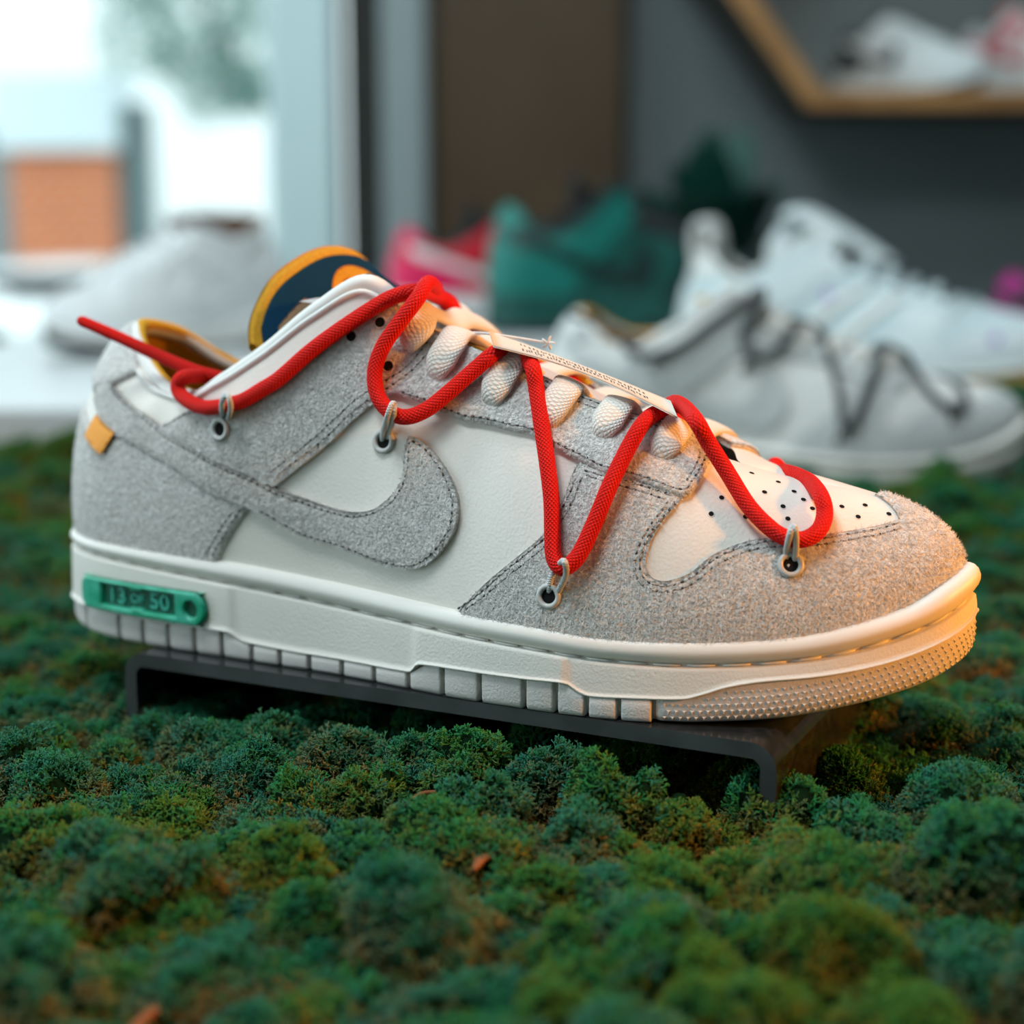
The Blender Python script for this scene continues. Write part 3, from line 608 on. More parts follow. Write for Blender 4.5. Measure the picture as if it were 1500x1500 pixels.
    q, _ = outline(S, 6.); mesh_obj('outsole_base', np.c_[q, zo+.3], [list(range(N))], M['rubber_tread'], root, smooth=False)
    b = Bag()                                                      # thread in the groove under the rim
    x = 4.
    while x < PER-4:
        q, n = outline(np.array([x, x+7.6]), 1.15); z = (by_s(Z_BUMP, np.array([x, x+7.6]))+by_s(Z_LIP, np.array([x, x+7.6])))/2+.05
        k = np.linspace(0, 1, 5); qq, nn = outline(x+7.6*k, 1.75-.35*np.sin(k*np.pi)); P = np.c_[qq, np.interp(k, [0, 1], z)]
        V, Fc, U = sweep(P, .42*np.array([.5, 1, 1, 1, .5]), .42*np.array([.5, 1, 1, 1, .5]), 6); b.add(V, Fc, 0); x += 9.6
    tag(b.obj('sole_stitching', [M['lining_leather']], root), kind='stuff')
    # tread blocks
    seams = [97.5, 107.4, 116.7, 125.9, 135.6, 149.9, 162.6, 175.1, 187.9, 200.2, 212.5, 223.5, 234.1, 245.6, 256.4, 267.1, 277.9, 288.7, 306.9, 324, 341]
    full = [(a, c) for a, c in zip(seams[:-1], seams[1:])]
    full += [(PER-c*H, PER-a*H) for a, c in full]
    for a, c in full:
        lo_, hi_ = a+.72, c-.72; k = np.array([lo_, lo_+.12, lo_+.35, lo_+.7, (lo_+hi_)/2, hi_-.7, hi_-.35, hi_-.12, hi_])
        zt_ = by_s(Z_STEP, k)-.15; z0 = by_s(Z_BOT, k)
        rx = np.clip(np.minimum(k-lo_, hi_-k)/.7, 0, 1)
        Vs = []; prof = [(5, 1.), (.1, 1.), (-.3, .95), (-.35, .6), (-.35, .22), (-.2, .10), (.35, .0), (5, .0)]
        for dep, f in prof:
            ins = dep+(1-np.sqrt(1-(1-rx)**2))*.65
            q, n = outline(k, ins); Vs.append(np.c_[q, z0+.0+(zt_-z0)*f])
        V = np.array(Vs).transpose(1, 0, 2).reshape(-1, 3); m = len(prof)
        Fc = grid_faces(9, m)+[list(range(m)), [8*m+j for j in range(m)][::-1]]
        mesh_obj('tread_block', V, Fc, M['rubber_tread'], root)
    # toe wrap with star studs
    q = np.linspace(97, -97*H, 150); zt_ = by_s(Z_STEP, q)-.1; z0 = by_s(Z_BOT, q); Vs = []
    taper = np.minimum(1, np.minimum(97.01-q, q+97.01*H)/1.0)
    for dep, f in [(5, 1), (.55, 1), (.3, .97), (.2, .6), (.35, .3), (1.0, .1), (2.2, .0), (9, -.02)]:
        o, n = outline(q, dep+(1-taper)*1.); Vs.append(np.c_[o, z0+(zt_-z0)*f])
    V = np.array(Vs).transpose(1, 0, 2).reshape(-1, 3); m = 8
    tw = mesh_obj('toe_wrap', V, grid_faces(150, m)+[list(range(m)), [149*m+j for j in range(m)][::-1]], M['rubber_tread'], root)
    b = Bag(); pitch = 2.05
    for r in range(16):
        for x in np.arange(94.5, -94*H, -pitch*1.06):
            x = x-(r % 2)*pitch*.53; a = by_s(Z_BOT, x); c = by_s(Z_STEP, x); z = a+1.6+r*pitch*.87
            if z > c-1.3: continue
            f = (z-a)/(c-a); ins = np.interp(f, [0, .1, .3, .6, 1], [2.2, 1.0, .35, .2, .4]); o, n = outline(np.array([x]), ins); n = np.append(n[0], -.25*(f < .3)); n = unit(n)
            p = np.append(o[0], z); t = unit(np.cross([0, 0, 1.], n)); u = np.cross(n, t); Vq = [p+n*.42]
            for i in range(6):
                w = i*np.pi/3+.5; R = 1.0 if i % 2 == 0 else .38; Vq.append(p+(t*np.cos(w)+u*np.sin(w))*R-n*.05)
            b.add(Vq, [[0, 1+i, 1+(i+1) % 6] for i in range(6)])
    tag(b.obj('star_studs', [M['rubber_tread']], tw, smooth=False), kind='stuff')
    # green number plate on the sole
    zc = lambda x: np.interp(x, [250, 300], [14.6, 15.4])
    def rr(x0, x1, z0, z1, r0, r1):
        P = []
        for cx, cz, r, a0 in ((x1-r1, z1-r1, r1, 0), (x0+r0, z1-r0, r0, 90), (x0+r0, z0+r0, r0, 180), (x1-r1, z0+r1, r1, 270)):
            P += [(cx+r*math.cos(math.radians(a0+t)), cz+r*math.sin(math.radians(a0+t))) for t in (0, 22, 45, 68, 90)]
        return P
    outer = rr(249.8, 304.3, 9.5, 20.6, 3.2, 4.6)[::1]
    outer = [(x, z) for x, z in outer]
    # the end nearer the toe is a full round
    outer = rr(249.8, 304.3, 9.6, 20.4, 5.2, 3.4)
    gw = on_wall(1.0)
    b1 = rr(280.2, 293.6, 12.0, 18.6, .8, .8); b2 = rr(262.2, 275.4, 12.0, 18.6, .8, .8); b3 = rr(274.6, 281., 12.6, 18.0, .4, .4)
    box = [(293.6, 12.2), (293.6, 18.8), (280.6, 18.8), (280.4, 18.2), (275.4, 18.2), (275.2, 18.8), (262.4, 18.8), (261.9, 18.2), (261.9, 12.4), (262.6, 11.9), (275.2, 11.9), (275.4, 12.6), (280.4, 12.6), (280.6, 11.9), (292.8, 11.9)]
    hole = [(255.6+2.5*math.cos(t), 14.8+2.7*math.sin(t)) for t in np.linspace(0, 2*np.pi, 18, endpoint=False)]
    pl_ = panel('number_plate', [outer, box, hole], 2.0, M['green'], root, 0, .45, fmap=gw, metric=(1, 1), skirt=-2, edge=.6, raw=.45)
    tag(pl_, 'green rubber plate reading 13 OF 50')
    panel('plate_recess', [outer], .5, M['green_deep'], pl_, 0, 1.6, fmap=gw, metric=(1, 1), skirt=-1, raw=.9)
    def put(cx, cz, dep=.75, tilt=0):
        def f(x, y, z):
            o, n = outline(np.array([cx-x]), -1.0-dep-z); return np.append(o[0], cz+y)
        return f
    text_on('13', 7.4, put(287, 15.4), M['green_letter'], pl_, 'number', .35, 1.15)
    text_on('OF', 4.3, put(278, 15.4), M['green_letter'], pl_, 'number', .35, 1.0)
    text_on('50', 7.4, put(268.6, 15.4), M['green_letter'], pl_, 'number', .35, 1.15)

# ------------------------------------------------------------------ room
def simple(name, c, rough=.7, **k): return mat(name, c, rough, **k)
M['wall'] = simple('grey_plaster', (.165, .195, .195, 1), .8, bump=('noise', 25, .6, 3))
M['brown'] = simple('dark_brown_panel', (.095, .056, .024, 1), .55, noise_mix=(6, (.08, .047, .02, 1), 4, .4, .6))
M['pillar'] = simple('pale_blue_grey_paint', (.40, .47, .48, 1), .6)
M['frame'] = simple('white_window_frame', (.70, .88, .89, 1), .45)
M['floor'] = simple('shop_floor', (.22, .21, .19, 1), .5, noise_mix=(4, (.17, .16, .15, 1), 3, .4, .6))
M['ceiling'] = simple('ceiling_paint', (.55, .55, .54, 1), .9)
M['oak'] = simple('oak_board', (.48, .24, .085, 1), .5, noise_mix=(18, (.36, .17, .055, 1), 4, .4, .65))
M['table'] = simple('dark_table_and_shade', (.03, .028, .022, 1), .7)  # also the shade painted on the shelf outsides and beside the pillar
M['riser'] = simple('white_laminate', (.66, .69, .69, 1), .4)
def glass_mat():
    m = bpy.data.materials.new('window_glass'); m.use_nodes = True; n = m.node_tree.nodes; l = m.node_tree.links
    n.remove(n['Principled BSDF']); out = n['Material Output']
    t = n.new('ShaderNodeBsdfTransparent'); t.inputs[0].default_value = (.95, .985, .98, 1); g = n.new('ShaderNodeBsdfGlossy'); g.inputs['Roughness'].default_value = .02
    f = n.new('ShaderNodeFresnel'); f.inputs[0].default_value = 1.45; x = n.new('ShaderNodeMixShader')
    l.new(f.outputs[0], x.inputs[0]); l.new(t.outputs[0], x.inputs[1]); l.new(g.outputs[0], x.inputs[2]); l.new(x.outputs[0], out.inputs[0]); return m
M['glass'] = glass_mat()
def slab(name, x0, x1, y0, y1, z0, z1, m, parent=None, bev=0., kind='structure'):
    o = box_obj(name, ((x0+x1)/2, (y0+y1)/2, (z0+z1)/2), ((x1-x0)/2, (y1-y0)/2, (z1-z0)/2), m, parent, bev)
    if kind and parent is None: o['kind'] = kind
    return o
FL, CE = -.86, 1.9
slab('floor', -1.75, 2.3, -2.2, 2.75, FL-.06, FL, M['floor'])
slab('ceiling', -1.75, 2.3, -2.2, 2.75, CE, CE+.08, M['ceiling'])
slab('wall_back', -.24, 2.3, 2.52, 2.66, FL, CE, M['wall'])
slab('wall_right', 2.2, 2.3, -2.2, 2.52, FL, CE, M['wall'])
M['white_wall'] = simple('pale_wall_paint', (.42, .41, .39, 1), .8)
slab('wall_front', -1.75, 2.2, -2.3, -2.2, FL, CE, M['white_wall'])
slab('trim_1', -.186, -.122, 2.40, 2.518, FL, CE, M['pillar'], bev=.012)        # pale pillar beside the window
slab('trim_2', -.121, .162, 2.47, 2.518, FL, CE, M['brown'])                     # dark brown wall panel
slab('shade_strip', -.2415, -.1865, 2.46, 2.518, FL, CE, M['table'])                     # dark strip whose colour stands in for the shaded gap by the pillar
def window(name, x0, x1, y0, y1, z0, z1, axis, posts):
    w = bpy.data.objects.new(name, None); col.objects.link(w); w['kind'] = 'structure'
    def bx(n, *a, m=M['frame'], bev=.008): return slab(n, *a, m, w, bev)
    for a, b in posts:
        if axis == 'x': bx('window_frame', a, b, y0, y1, z0, z1)
        else: bx('window_frame', x0, x1, a, b, z0, z1)
    if axis == 'x':
        bx('window_sill', x0, x1, y0, y1, z0, z0+.07); bx('window_frame', x0, x1, y0, y1, z1-.07, z1)
        for (a, b), (c, d) in zip(posts[:-1], posts[1:]): bx('pane', b, c, (y0+y1)/2-.003, (y0+y1)/2+.003, z0+.07, z1-.07, m=M['glass'], bev=0)
    else:
        bx('window_sill', x0, x1, y0, y1, z0, z0+.07); bx('window_frame', x0, x1, y0, y1, z1-.07, z1)
        for (a, b), (c, d) in zip(posts[:-1], posts[1:]): bx('pane', (x0+x1)/2-.003, (x0+x1)/2+.003, b, c, z0+.07, z1-.07, m=M['glass'], bev=0)
    return w
window('window_1', -1.65, -.242, 2.30, 2.42, FL, CE, 'x', [(-1.65, -1.58), (-.335, -.242)])
window('window_2', -1.75, -1.65, -2.2, 2.42, FL, CE, 'y', [(-2.2, -2.1), (-.05, .02), (2.32, 2.42)])
tb = thing('display_table', 'long dark display table holding the bed of green moss', 'table', (.1, 1.05, FL))
box_obj('table_top', (0, 0, .838), (.95, .93, .02), M['table'], tb, .004)
for sx in (-1, 1):
    for sy in (-1, 1): box_obj('leg', (sx*.88, sy*.86, .41), (.035, .035, .41), M['table'], tb, .004)

# ------------------------------------------------------------------ the sneaker on its stand
ROOT = (-.15325, .57041, PLATE_Z); YAW = math.radians(-24.5)
shoe = thing('sneaker', 'white leather sneaker with grey suede panels and red cord laces, on the dark acrylic stand', 'sneaker', ROOT, YAW, group='sneakers on show')
build_sneaker(shoe)

st = thing('display_stand', 'dark smoked acrylic riser bent down at both ends under the red-laced sneaker', 'stand', (-.0264, .4649, 0), math.radians(-25.8))
L0, L1, W0, W1, TH = -.1085, .1085, -.002, .108, .0045
prof = []                                                    # bent sheet section: outer line with rounded corners
R_ = .0075
def arc(cx, cz, r, a0, a1, n=7): return [(cx+r*math.cos(math.radians(a)), cz+r*math.sin(math.radians(a))) for a in np.linspace(a0, a1, n)]
zt_ = PLATE_Z-.0002
top_o = arc(L0+R_, zt_-R_, R_, 180, 90)+arc(L1-R_, zt_-R_, R_, 90, 0); top_i = arc(L0+R_, zt_-R_, R_-TH, 180, 90)+arc(L1-R_, zt_-R_, R_-TH, 90, 0)
def sheet(name, o, i):
    n = len(o); V = []; bv = .0005
    for y, k in ((W0+bv, 0), (W0, 1), (W1, 1), (W1-bv, 0)):
        pass
    for y in (W0, W1): V += [(a, y, c) for a, c in o]+[(a, y, c) for a, c in i]
    f = []; m = 2*n
    for k in range(n-1):
        f += [[k, k+1, m+k+1, m+k][::-1], [n+k, n+k+1, m+n+k+1, m+n+k], [k, k+1, n+k+1, n+k], [m+k, m+k+1, m+n+k+1, m+n+k][::-1]]
    f += [[0, n, m+n, m], [n-1, m+n-1, m+2*n-1, 2*n-1]]
    mi = [1 if k % 4 == 2 and k < 4*(n-1) else 0 for k in range(len(f))]
    return mesh_obj(name, V, f, [M['smoked'], M['acrylic_edge']], st, smooth=False, idx=mi, scale=1.)
sheet('top_sheet', top_o, top_i)
sheet('leg', [(L0, -.002), (L0, zt_-R_)], [(L0+TH, -.002), (L0+TH, zt_-R_)])
sheet('leg', [(L1, zt_-R_), (L1, -.002)], [(L1-TH, zt_-R_), (L1-TH, -.002)])

# price card tied to the laces
MW = Matrix.Translation(Vector(ROOT)) @ Matrix.Rotation(YAW, 4, 'Z')
ct = thing('hang_tag', 'narrow cream card tag tied to the white laces of the red-laced sneaker', 'tag', ROOT, YAW)
cc = np.array(CARD); a0, b0, c0, d0 = cc                       # far-left, near-left, near-right, far-right
lcam = np.array(MW.inverted() @ Vector((0, 0, CAM_Z)))*1000
b0 = b0+unit(lcam-b0)*9; c0 = c0+unit(lcam-c0)*7
cn = unit(np.cross(c0-b0, a0-b0)); cn = cn if cn[2] > 0 else -cn
def on_card(u, w): u = np.asarray(u)[..., None]; w = np.asarray(w)[..., None]*(1-.48*np.sin(u*np.pi)); return (a0*(1-u)+d0*u)*(1-w)+(b0*(1-u)+c0*u)*w+cn*(np.sin(u*np.pi)*.4)
gu, gw = np.meshgrid(np.linspace(0, 1, 16), np.linspace(0, 1, 4), indexing='ij'); Pc = on_card(gu, gw).reshape(-1, 3); k = len(Pc); gf = grid_faces(16, 4)
edge_ = [i*4 for i in range(16)]+[15*4+j for j in range(1, 4)]+[i*4+3 for i in range(14, -1, -1)]+[2, 1]
mesh_obj('card', np.concatenate([Pc+cn*.2, Pc-cn*.2]), gf+[[i+k for i in f[::-1]] for f in gf]+[[edge_[i], edge_[(i+1) % len(edge_)], edge_[(i+1) % len(edge_)]+k, edge_[i]+k] for i in range(len(edge_))], M['card'], ct)
b = Bag(); rnd = random.Random(4)
for row in (.30, .62):
    x = .17
    while x < .86:
        w = rnd.uniform(.006, .016); u = np.array([x, x+w]); p, q_ = on_card(u, np.array([row, row]))
        for kk in range(2):
            h0 = rnd.uniform(-.12, .08); pp = on_card(np.array([x+w*.2, x+w*rnd.uniform(.3, 1)]), np.array([row+h0, row+h0+rnd.uniform(.04, .16)])); dash(b, pp[0]+cn*.25, pp[1]+cn*.25, cn, .16, .05)
        dash(b, p+cn*.25, q_+cn*.25, cn, .22, .05); x += w+rnd.uniform(.003, .012)
tag(b.obj('small_print', [M['ink']], ct), kind='stuff')
tube_obj('nylon_fastener', FASTENER, .38, M['clear'], ct, 6, 1.)
b = Bag(); fe = np.array(FASTENER[-1])
for i in range(5):
    d = unit(np.array([math.cos(i*1.26), .3*math.sin(i*2.1), math.sin(i*1.26)])); dash(b, fe, fe+d*2.2, unit(np.cross(d, [.3, 1, .2])), .5, .5)
b.obj('fastener_star', [M['clear']], ct)

# ------------------------------------------------------------------ other shoes in the shop
def restyle(name, label, loc, yaw, scale, over, skip=(), default=None):
    """another shoe of the same last with its own colours; parts copied one by one"""
    r = thing(name, label, 'sneaker', loc, yaw, 'sneakers on show', 1.); r.scale = scale if isinstance(scale, tuple) else (scale,)*3
    for ch in list(shoe.children):
        base = ch.name.split('.')[0]
        if base in skip: continue
        c = ch.copy(); col.objects.link(c); c.parent = r
        if 'label' in c: del c['label']
        m = over.get(base, default)
        if m is not None:
            for sl in c.material_slots: sl.link = 'OBJECT'; sl.material = m
    return r
def flat(name, c, rough=.6, **k): M[name] = mat(name, c, rough, **k); return M[name]
SMALL = ('navy_patch', 'perforation', 'white_print', 'sole_stitching', 'orange_tab', 'number_plate', 'lace_hole')
dk = flat('dark_grey_cord', (.085, .09, .092, 1), .8); pale = flat('pale_grey_suede', (.60, .61, .60, 1), .9, bump=('noise', 900, .5, 3)); wl = M['lining_leather']
gs = restyle('sneaker', 'white sneaker with dark grey cord laces and mustard lining, behind the red-laced one', (.017, 1.072, .0035), -.298, 1.,
        {**{k: pale for k in ('toe_overlay', 'heel_counter', 'heel_tab', 'lace_stay', 'ankle_overlay', 'side_stripe')}, 'red_lace': dk, 'leather_upper': wl, 'cord_loop': dk, 'tongue': M['foam']}, SMALL+('tongue_top',))
gs.rotation_euler[0] = math.radians(4.5)      # leans a little on the uneven moss
ice = flat('ice_blue_mesh', (.60, .70, .72, 1), .8); ice2 = flat('pale_ice_leather', (.70, .76, .77, 1), .5); gum = flat('ochre_gum_sole', (.60, .31, .05, 1), .6)
dark = flat('near_black_fabric', (.022, .026, .028, 1), .8); lil = flat('lilac_eyelet', (.42, .22, .60, 1), .6)
run = restyle('sneaker', 'chunky icy white running shoe with ochre outsole, behind the sneaker with dark grey laces', (.150, 1.52, .012), -.60, (1.17, 1.05, 1.16),
        {'leather_upper': ice, 'toe_overlay': ice2, 'heel_counter': ice2, 'heel_tab': wl, 'lace_stay': ice, 'ankle_overlay': ice2, 'tongue': ice, 'tongue_top': ice2, 'flat_lace': dark, 'lining': wl, 'tread_block': gum, 'toe_wrap': gum, 'outsole_base': gum, 'midsole': gum, 'eyelet': lil, 'foxing_rim': wl},
        SMALL+('red_lace', 'cord_loop', 'side_stripe'))
# tall heel pull and puffed tongue of the running shoe, two bands on its side
P = smooth_path([(22, 3, 92), (19, 3, 106), (20, 3, 119), (27, 3, 124), (33, 3, 117), (36, 3, 102)], 1.5); V, Fc, U = sweep(P, np.full(len(P), 3.2), np.full(len(P), 14.), 14, N=np.cross(unit(np.gradient(P, axis=0)), np.array([0, 1., 0])), power=3)
mesh_obj('heel_pull', V, Fc, wl, run)
P = smooth_path([(176, 3, 92), (150, 3, 108), (124, 3, 122), (106, 3, 130), (100, 3, 127)], 2); V, Fc, U = sweep(P, np.full(len(P), 6.), np.linspace(16, 26, len(P)), 16, N=np.cross(np.array([0, 1., 0]), unit(np.gradient(P, axis=0))), power=2.5)
mesh_obj('padded_tongue', V, Fc, ice2, run)
for a, c in (((250, .10), (165, .95)), ((215, .05), (135, .95)), ((180, .02), (112, .93))):
    panel('side_band', [[(a[0]-4, a[1]), (c[0]-4, c[1]), (c[0]+5, c[1]), (a[0]+9, a[1])]], 1.6, wl, run, .2, 2.5, fmap=on_upper)
plain = flat('smooth_white_upper', (.82, .83, .83, 1), .5); blk = flat('black_outsole', (.03, .032, .034, 1), .7); warm = flat('brown_inner', (.16, .075, .04, 1), .85)
hi = restyle('sneaker', 'plain white sneaker with black outsole on the white block by the window', (-.232, 1.69, .0325), math.radians(-137), (.88, .95, 1.04),
        {'lining': warm, 'tread_block': blk, 'toe_wrap': blk, 'outsole_base': blk, 'midsole': wl, 'flat_lace': plain, 'tongue_top': plain}, SMALL+('red_lace', 'cord_loop', 'eyelet', 'tongue_top'), plain)
q = np.linspace(float(s_of_x(126, True)), float(s_of_x(126, False)), 90); f = np.linspace(0, 1, 90); T = surf(q, np.ones_like(q)); inn = unit((np.array([80., 3, 0])-T)*[1, 1, 0])
zc_ = np.interp(f, [0, .2, .5, .62, .8, 1], [122, 127, 125, 114, 102, 119]); zc_ = np.maximum(zc_, T[:, 2]+2)
def cuff(k, ins): return np.c_[(T+inn*ins)[:, :2], T[:, 2]+(zc_-T[:, 2])*k]
loft('ankle_cuff', [cuff(-.3, .5), cuff(.0, .3), cuff(.5, .2), cuff(.9, 1.0), cuff(1, 2.6), cuff(.97, 4.6)], plain, hi, closed=False)
loft('cuff_lining', [cuff(.97, 4.6), cuff(.6, 5.5), cuff(0, 6.5)], warm, hi, closed=False)
pink = flat('crimson_leather', (.60, .004, .022, 1), .45); hot = flat('hot_pink_leather', (.78, .006, .10, 1), .45); wht = flat('clean_white_leather', (.75, .72, .72, 1), .5)
restyle('sneaker', 'crimson and black sneaker with a white side stripe by the pale pillar', (-.143, 1.83, .0445), math.radians(12), 1.0,
        {'side_stripe': wht, 'heel_counter': hot, 'heel_tab': hot, 'toe_overlay': pink, 'ankle_overlay': pink, 'lace_stay': dark, 'collar_rim': dark, 'collar_piping': dark, 'leather_upper': pink, 'tongue': dark, 'tongue_top': dark, 'lining': dark, 'midsole': wht, 'foxing_rim': wht},
        SMALL+('red_lace', 'cord_loop', 'eyelet'), dark)
teal = flat('teal_leather', (.006, .20, .165, 1), .5); teal3 = flat('blackish_green_leather', (.006, .03, .026, 1), .5); teal2 = flat('deep_teal_leather', (.004, .085, .07, 1), .5)
restyle('sneaker', 'teal and black sneaker with a black collar before the brown wall panel', (-.030, 1.64, .0445), math.radians(19), (1.0, 1.05, 1.25),
        {'leather_upper': teal2, 'heel_counter': teal, 'heel_tab': teal, 'toe_overlay': teal3, 'ankle_overlay': teal, 'side_stripe': teal3, 'midsole': teal2, 'foxing_rim': teal2}, SMALL+('red_lace', 'cord_loop', 'eyelet'), dark)
mag = flat('magenta_heel', (.42, .003, .20, 1), .55)
restyle('sneaker', 'black sneaker with a magenta heel behind the toe of the running shoe', (.490, 1.72, .0), math.radians(-14), (1, 1, 1.0),
        {'heel_tab': mag, 'heel_counter': mag, 'collar_rim': mag}, SMALL+('red_lace', 'cord_loop', 'eyelet'), dark)
b1_ = thing('display_block', 'white block under the plain white sneaker, beside the window', 'display block', (-.365, 1.5, -.0018)); box_obj('block', (0, 0, .0171), (.165, .37, .0171), M['riser'], b1_, .003)
b2_ = thing('display_block', 'low white block under the crimson and teal sneakers', 'display block', (.05, 1.77, -.0018)); box_obj('block', (0, 0, .0231), (.245, .205, .0231), M['riser'], b2_, .003)

# ------------------------------------------------------------------ oak hexagon shelf on the wall
hx = thing('hexagon_shelf', 'oak hexagon wall shelf holding two sneakers', 'shelf', (.592, 2.41, .30))
Rr = .345; pts6 = [(1.12*Rr*math.cos(math.radians(a)), .86*(Rr*math.sin(math.radians(a))+Rr*math.sin(math.radians(60)))) for a in (240, 300, 0, 60, 120, 180)]
th_ = .026
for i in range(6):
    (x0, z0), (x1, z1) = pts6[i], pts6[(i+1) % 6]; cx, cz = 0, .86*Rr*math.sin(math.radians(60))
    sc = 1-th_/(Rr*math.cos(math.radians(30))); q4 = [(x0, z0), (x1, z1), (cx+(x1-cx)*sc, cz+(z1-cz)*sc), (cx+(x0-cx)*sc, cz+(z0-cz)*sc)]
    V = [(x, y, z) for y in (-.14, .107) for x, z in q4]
    mesh_obj('board', V, [[0, 1, 2, 3][::-1], [4, 5, 6, 7], [0, 1, 5, 4], [1, 2, 6, 5], [2, 3, 7, 6], [3, 0, 4, 7]], [M['oak'], M['table']], hx, smooth=False, scale=1., idx=[0, 0, 1, 0, 0, 0])  # outer faces coloured dark, shade painted on the oak
zs_ = .30+th_+.0005
greyw = flat('cool_white_leather', (.70, .74, .74, 1), .6)
restyle('sneaker', 'white sneaker with black heel and stripe in the hexagon shelf', (.472, 2.465, zs_), math.radians(-51), (.82, .82, .88),
        {'heel_counter': dark, 'heel_tab': dark, 'tongue': dark, 'side_stripe': dark, 'collar_rim': dark, 'lining': dark, 'tongue_top': dark}, SMALL+('red_lace', 'cord_loop', 'eyelet'), greyw)
coral = flat('coral_leather', (.55, .12, .13, 1), .6)
restyle('sneaker', 'white sneaker with a coral stripe and collar in the hexagon shelf', (.650, 2.465, zs_), math.radians(-50), (.82, .82, .94),
        {'ankle_overlay': coral, 'side_stripe': coral, 'lace_stay': coral, 'tongue_top': coral}, SMALL+('red_lace', 'cord_loop', 'eyelet'), greyw)

# ------------------------------------------------------------------ broad-leaved plant by the wall
leafm = flat('dark_green_leaf', (.006, .060, .042, 1), .45); potm = flat('black_pot', (.02, .02, .02, 1), .6)
pl = thing('potted_plant', 'dark green broad-leaved plant in a black pot before the grey wall', 'plant', (.245, 2.1, -.02))
pot = Bag(); Pp = [(0, 0, 0), (0, 0, .06)]
V, Fc, U = sweep(np.array([(0, 0, .0), (0, 0, .04), (0, 0, .075)]), [.045, .055, .06], [.045, .055, .06], 20); pot.add(V, Fc); pot.obj('pot', [potm], pl, True, 1.)
rnd = random.Random(11)
for i in range(26):
    az = rnd.uniform(0, 6.28); tilt = rnd.uniform(.15, 1.0); Ln = rnd.uniform(.09, .14); w = rnd.uniform(.034, .050)
    d = np.array([math.cos(az)*math.sin(tilt), math.sin(az)*math.sin(tilt), math.cos(tilt)]); s_ = unit(np.cross(d, [0, 0, 1.])); base = np.array([rnd.uniform(-.03, .03), rnd.uniform(-.03, .03), .07]); stem = rnd.uniform(.03, .10); V = []
    for f in np.linspace(0, 1, 9):
        c = base+d*(stem+Ln*f)+np.array([0, 0, -1.])*(.05*f*f*math.sin(tilt)); ww = w*math.sin(math.pi*min(.98, f*.93+.05))**.8
        V += [c-s_*ww+np.array([0, 0, .006]), c, c+s_*ww+np.array([0, 0, .006])]
    V = np.array(V); nn = unit(np.cross(s_, d)); V2 = np.concatenate([V+nn*.0005, V-nn*.0005]); g = grid_faces(9, 3)
    mesh_obj('leaf', V2, g+[[k_+27 for k_ in f[::-1]] for f in g], leafm, pl, scale=1.)
    V, Fc, U = sweep(np.array([base-[0, 0, .03], base+d*stem*.6, base+d*(stem+.01)]), .002, .002, 6); mesh_obj('stem', V, Fc, leafm, pl, scale=1.)

# ------------------------------------------------------------------ street outside the window
M['pave'] = flat('pale_pavement', (.62, .62, .60, 1), .9); M['render'] = flat('white_render', (.80, .80, .78, 1), .9)
def brick_mat():
    m = mat('orange_brick', (.5, .17, .06, 1), .9); n = m.node_tree.nodes; l = m.node_tree.links; t = n.new('ShaderNodeTexBrick'); tc = n.new('ShaderNodeTexCoord'); mp = n.new('ShaderNodeMapping')
    mp.inputs['Rotation'].default_value = (math.pi/2, 0, 0); t.inputs['Scale'].default_value = 3.4; t.inputs['Color1'].default_value = (.52, .12, .018, 1); t.inputs['Color2'].default_value = (.44, .09, .014, 1); t.inputs['Mortar'].default_value = (.55, .42, .33, 1); t.inputs['Mortar Size'].default_value = .02
    l.new(tc.outputs['Object'], mp.inputs[0]); l.new(mp.outputs[0], t.inputs['Vector']); l.new(t.outputs['Color'], n['Principled BSDF'].inputs['Base Color']); return m
M['brick'] = brick_mat()
slab('ground', -40, 20, 2.8, 60, FL-.25, FL-.15, M['pave'])
G0 = FL-.15
hs = thing('shop_building', 'white rendered building with an orange brick pier across the street', 'building', (-5.55, 14, G0))
box_obj('wall', (-2.0, 4.0, 3.2), (6.5, .3, 3.2), M['render'], hs)
box_obj('brick_pier', (1.87, .0, .80), (.43, .3, .80), M['brick'], hs)
box_obj('fascia', (1.85, -.05, 1.92), (.50, .4, .30), flat('pale_blue_fascia', (.55, .62, .63, 1), .6), hs)
box_obj('shop_window', (1.05, -.02, .95), (.36, .05, .9), flat('street_shop_glass', (.16, .20, .20, 1), .1), hs)
box_obj('doorway', (2.42, .0, 1.0), (.10, .25, 1.0), flat('dark_teal_door', (.07, .11, .11, 1), .5), hs)
# small white car before the brick pier
car = thing('parked_car', 'small white car parked before the orange brick pier', 'car', (-2.95, 11.2, G0), math.radians(12)); car.scale = (1.3,)*3
prof2 = [(-.75, .16), (-.78, .34), (-.66, .42), (-.42, .60), (.12, .62), (.40, .45), (.72, .40), (.78, .24), (.75, .16)]
V = [(x, y*(1 if z < .43 else .82), z) for y in (-.34, .34) for x, z in prof2]; n_ = len(prof2)
bodyc = mesh_obj('body', V, [list(range(n_)), [n_+i for i in range(n_)][::-1]]+[[i, (i+1) % n_, n_+(i+1) % n_, n_+i][::-1] for i in range(n_)], flat('white_car_paint', (.85, .85, .84, 1), .2), car, False, scale=1.)
for sx in (-.48, .48):
    for sy in (-.33, .33):
        V, Fc, U = sweep(np.array([(sx, sy-.05, .14), (sx, sy+.05, .14)]), .14, .14, 18); mesh_obj('wheel', V, Fc, M['dark'], car, scale=1.)
for sy in (-1, 1): box_obj('side_window', (-.12, sy*.305, .51), (.30, .012, .06), M['dark'], car)
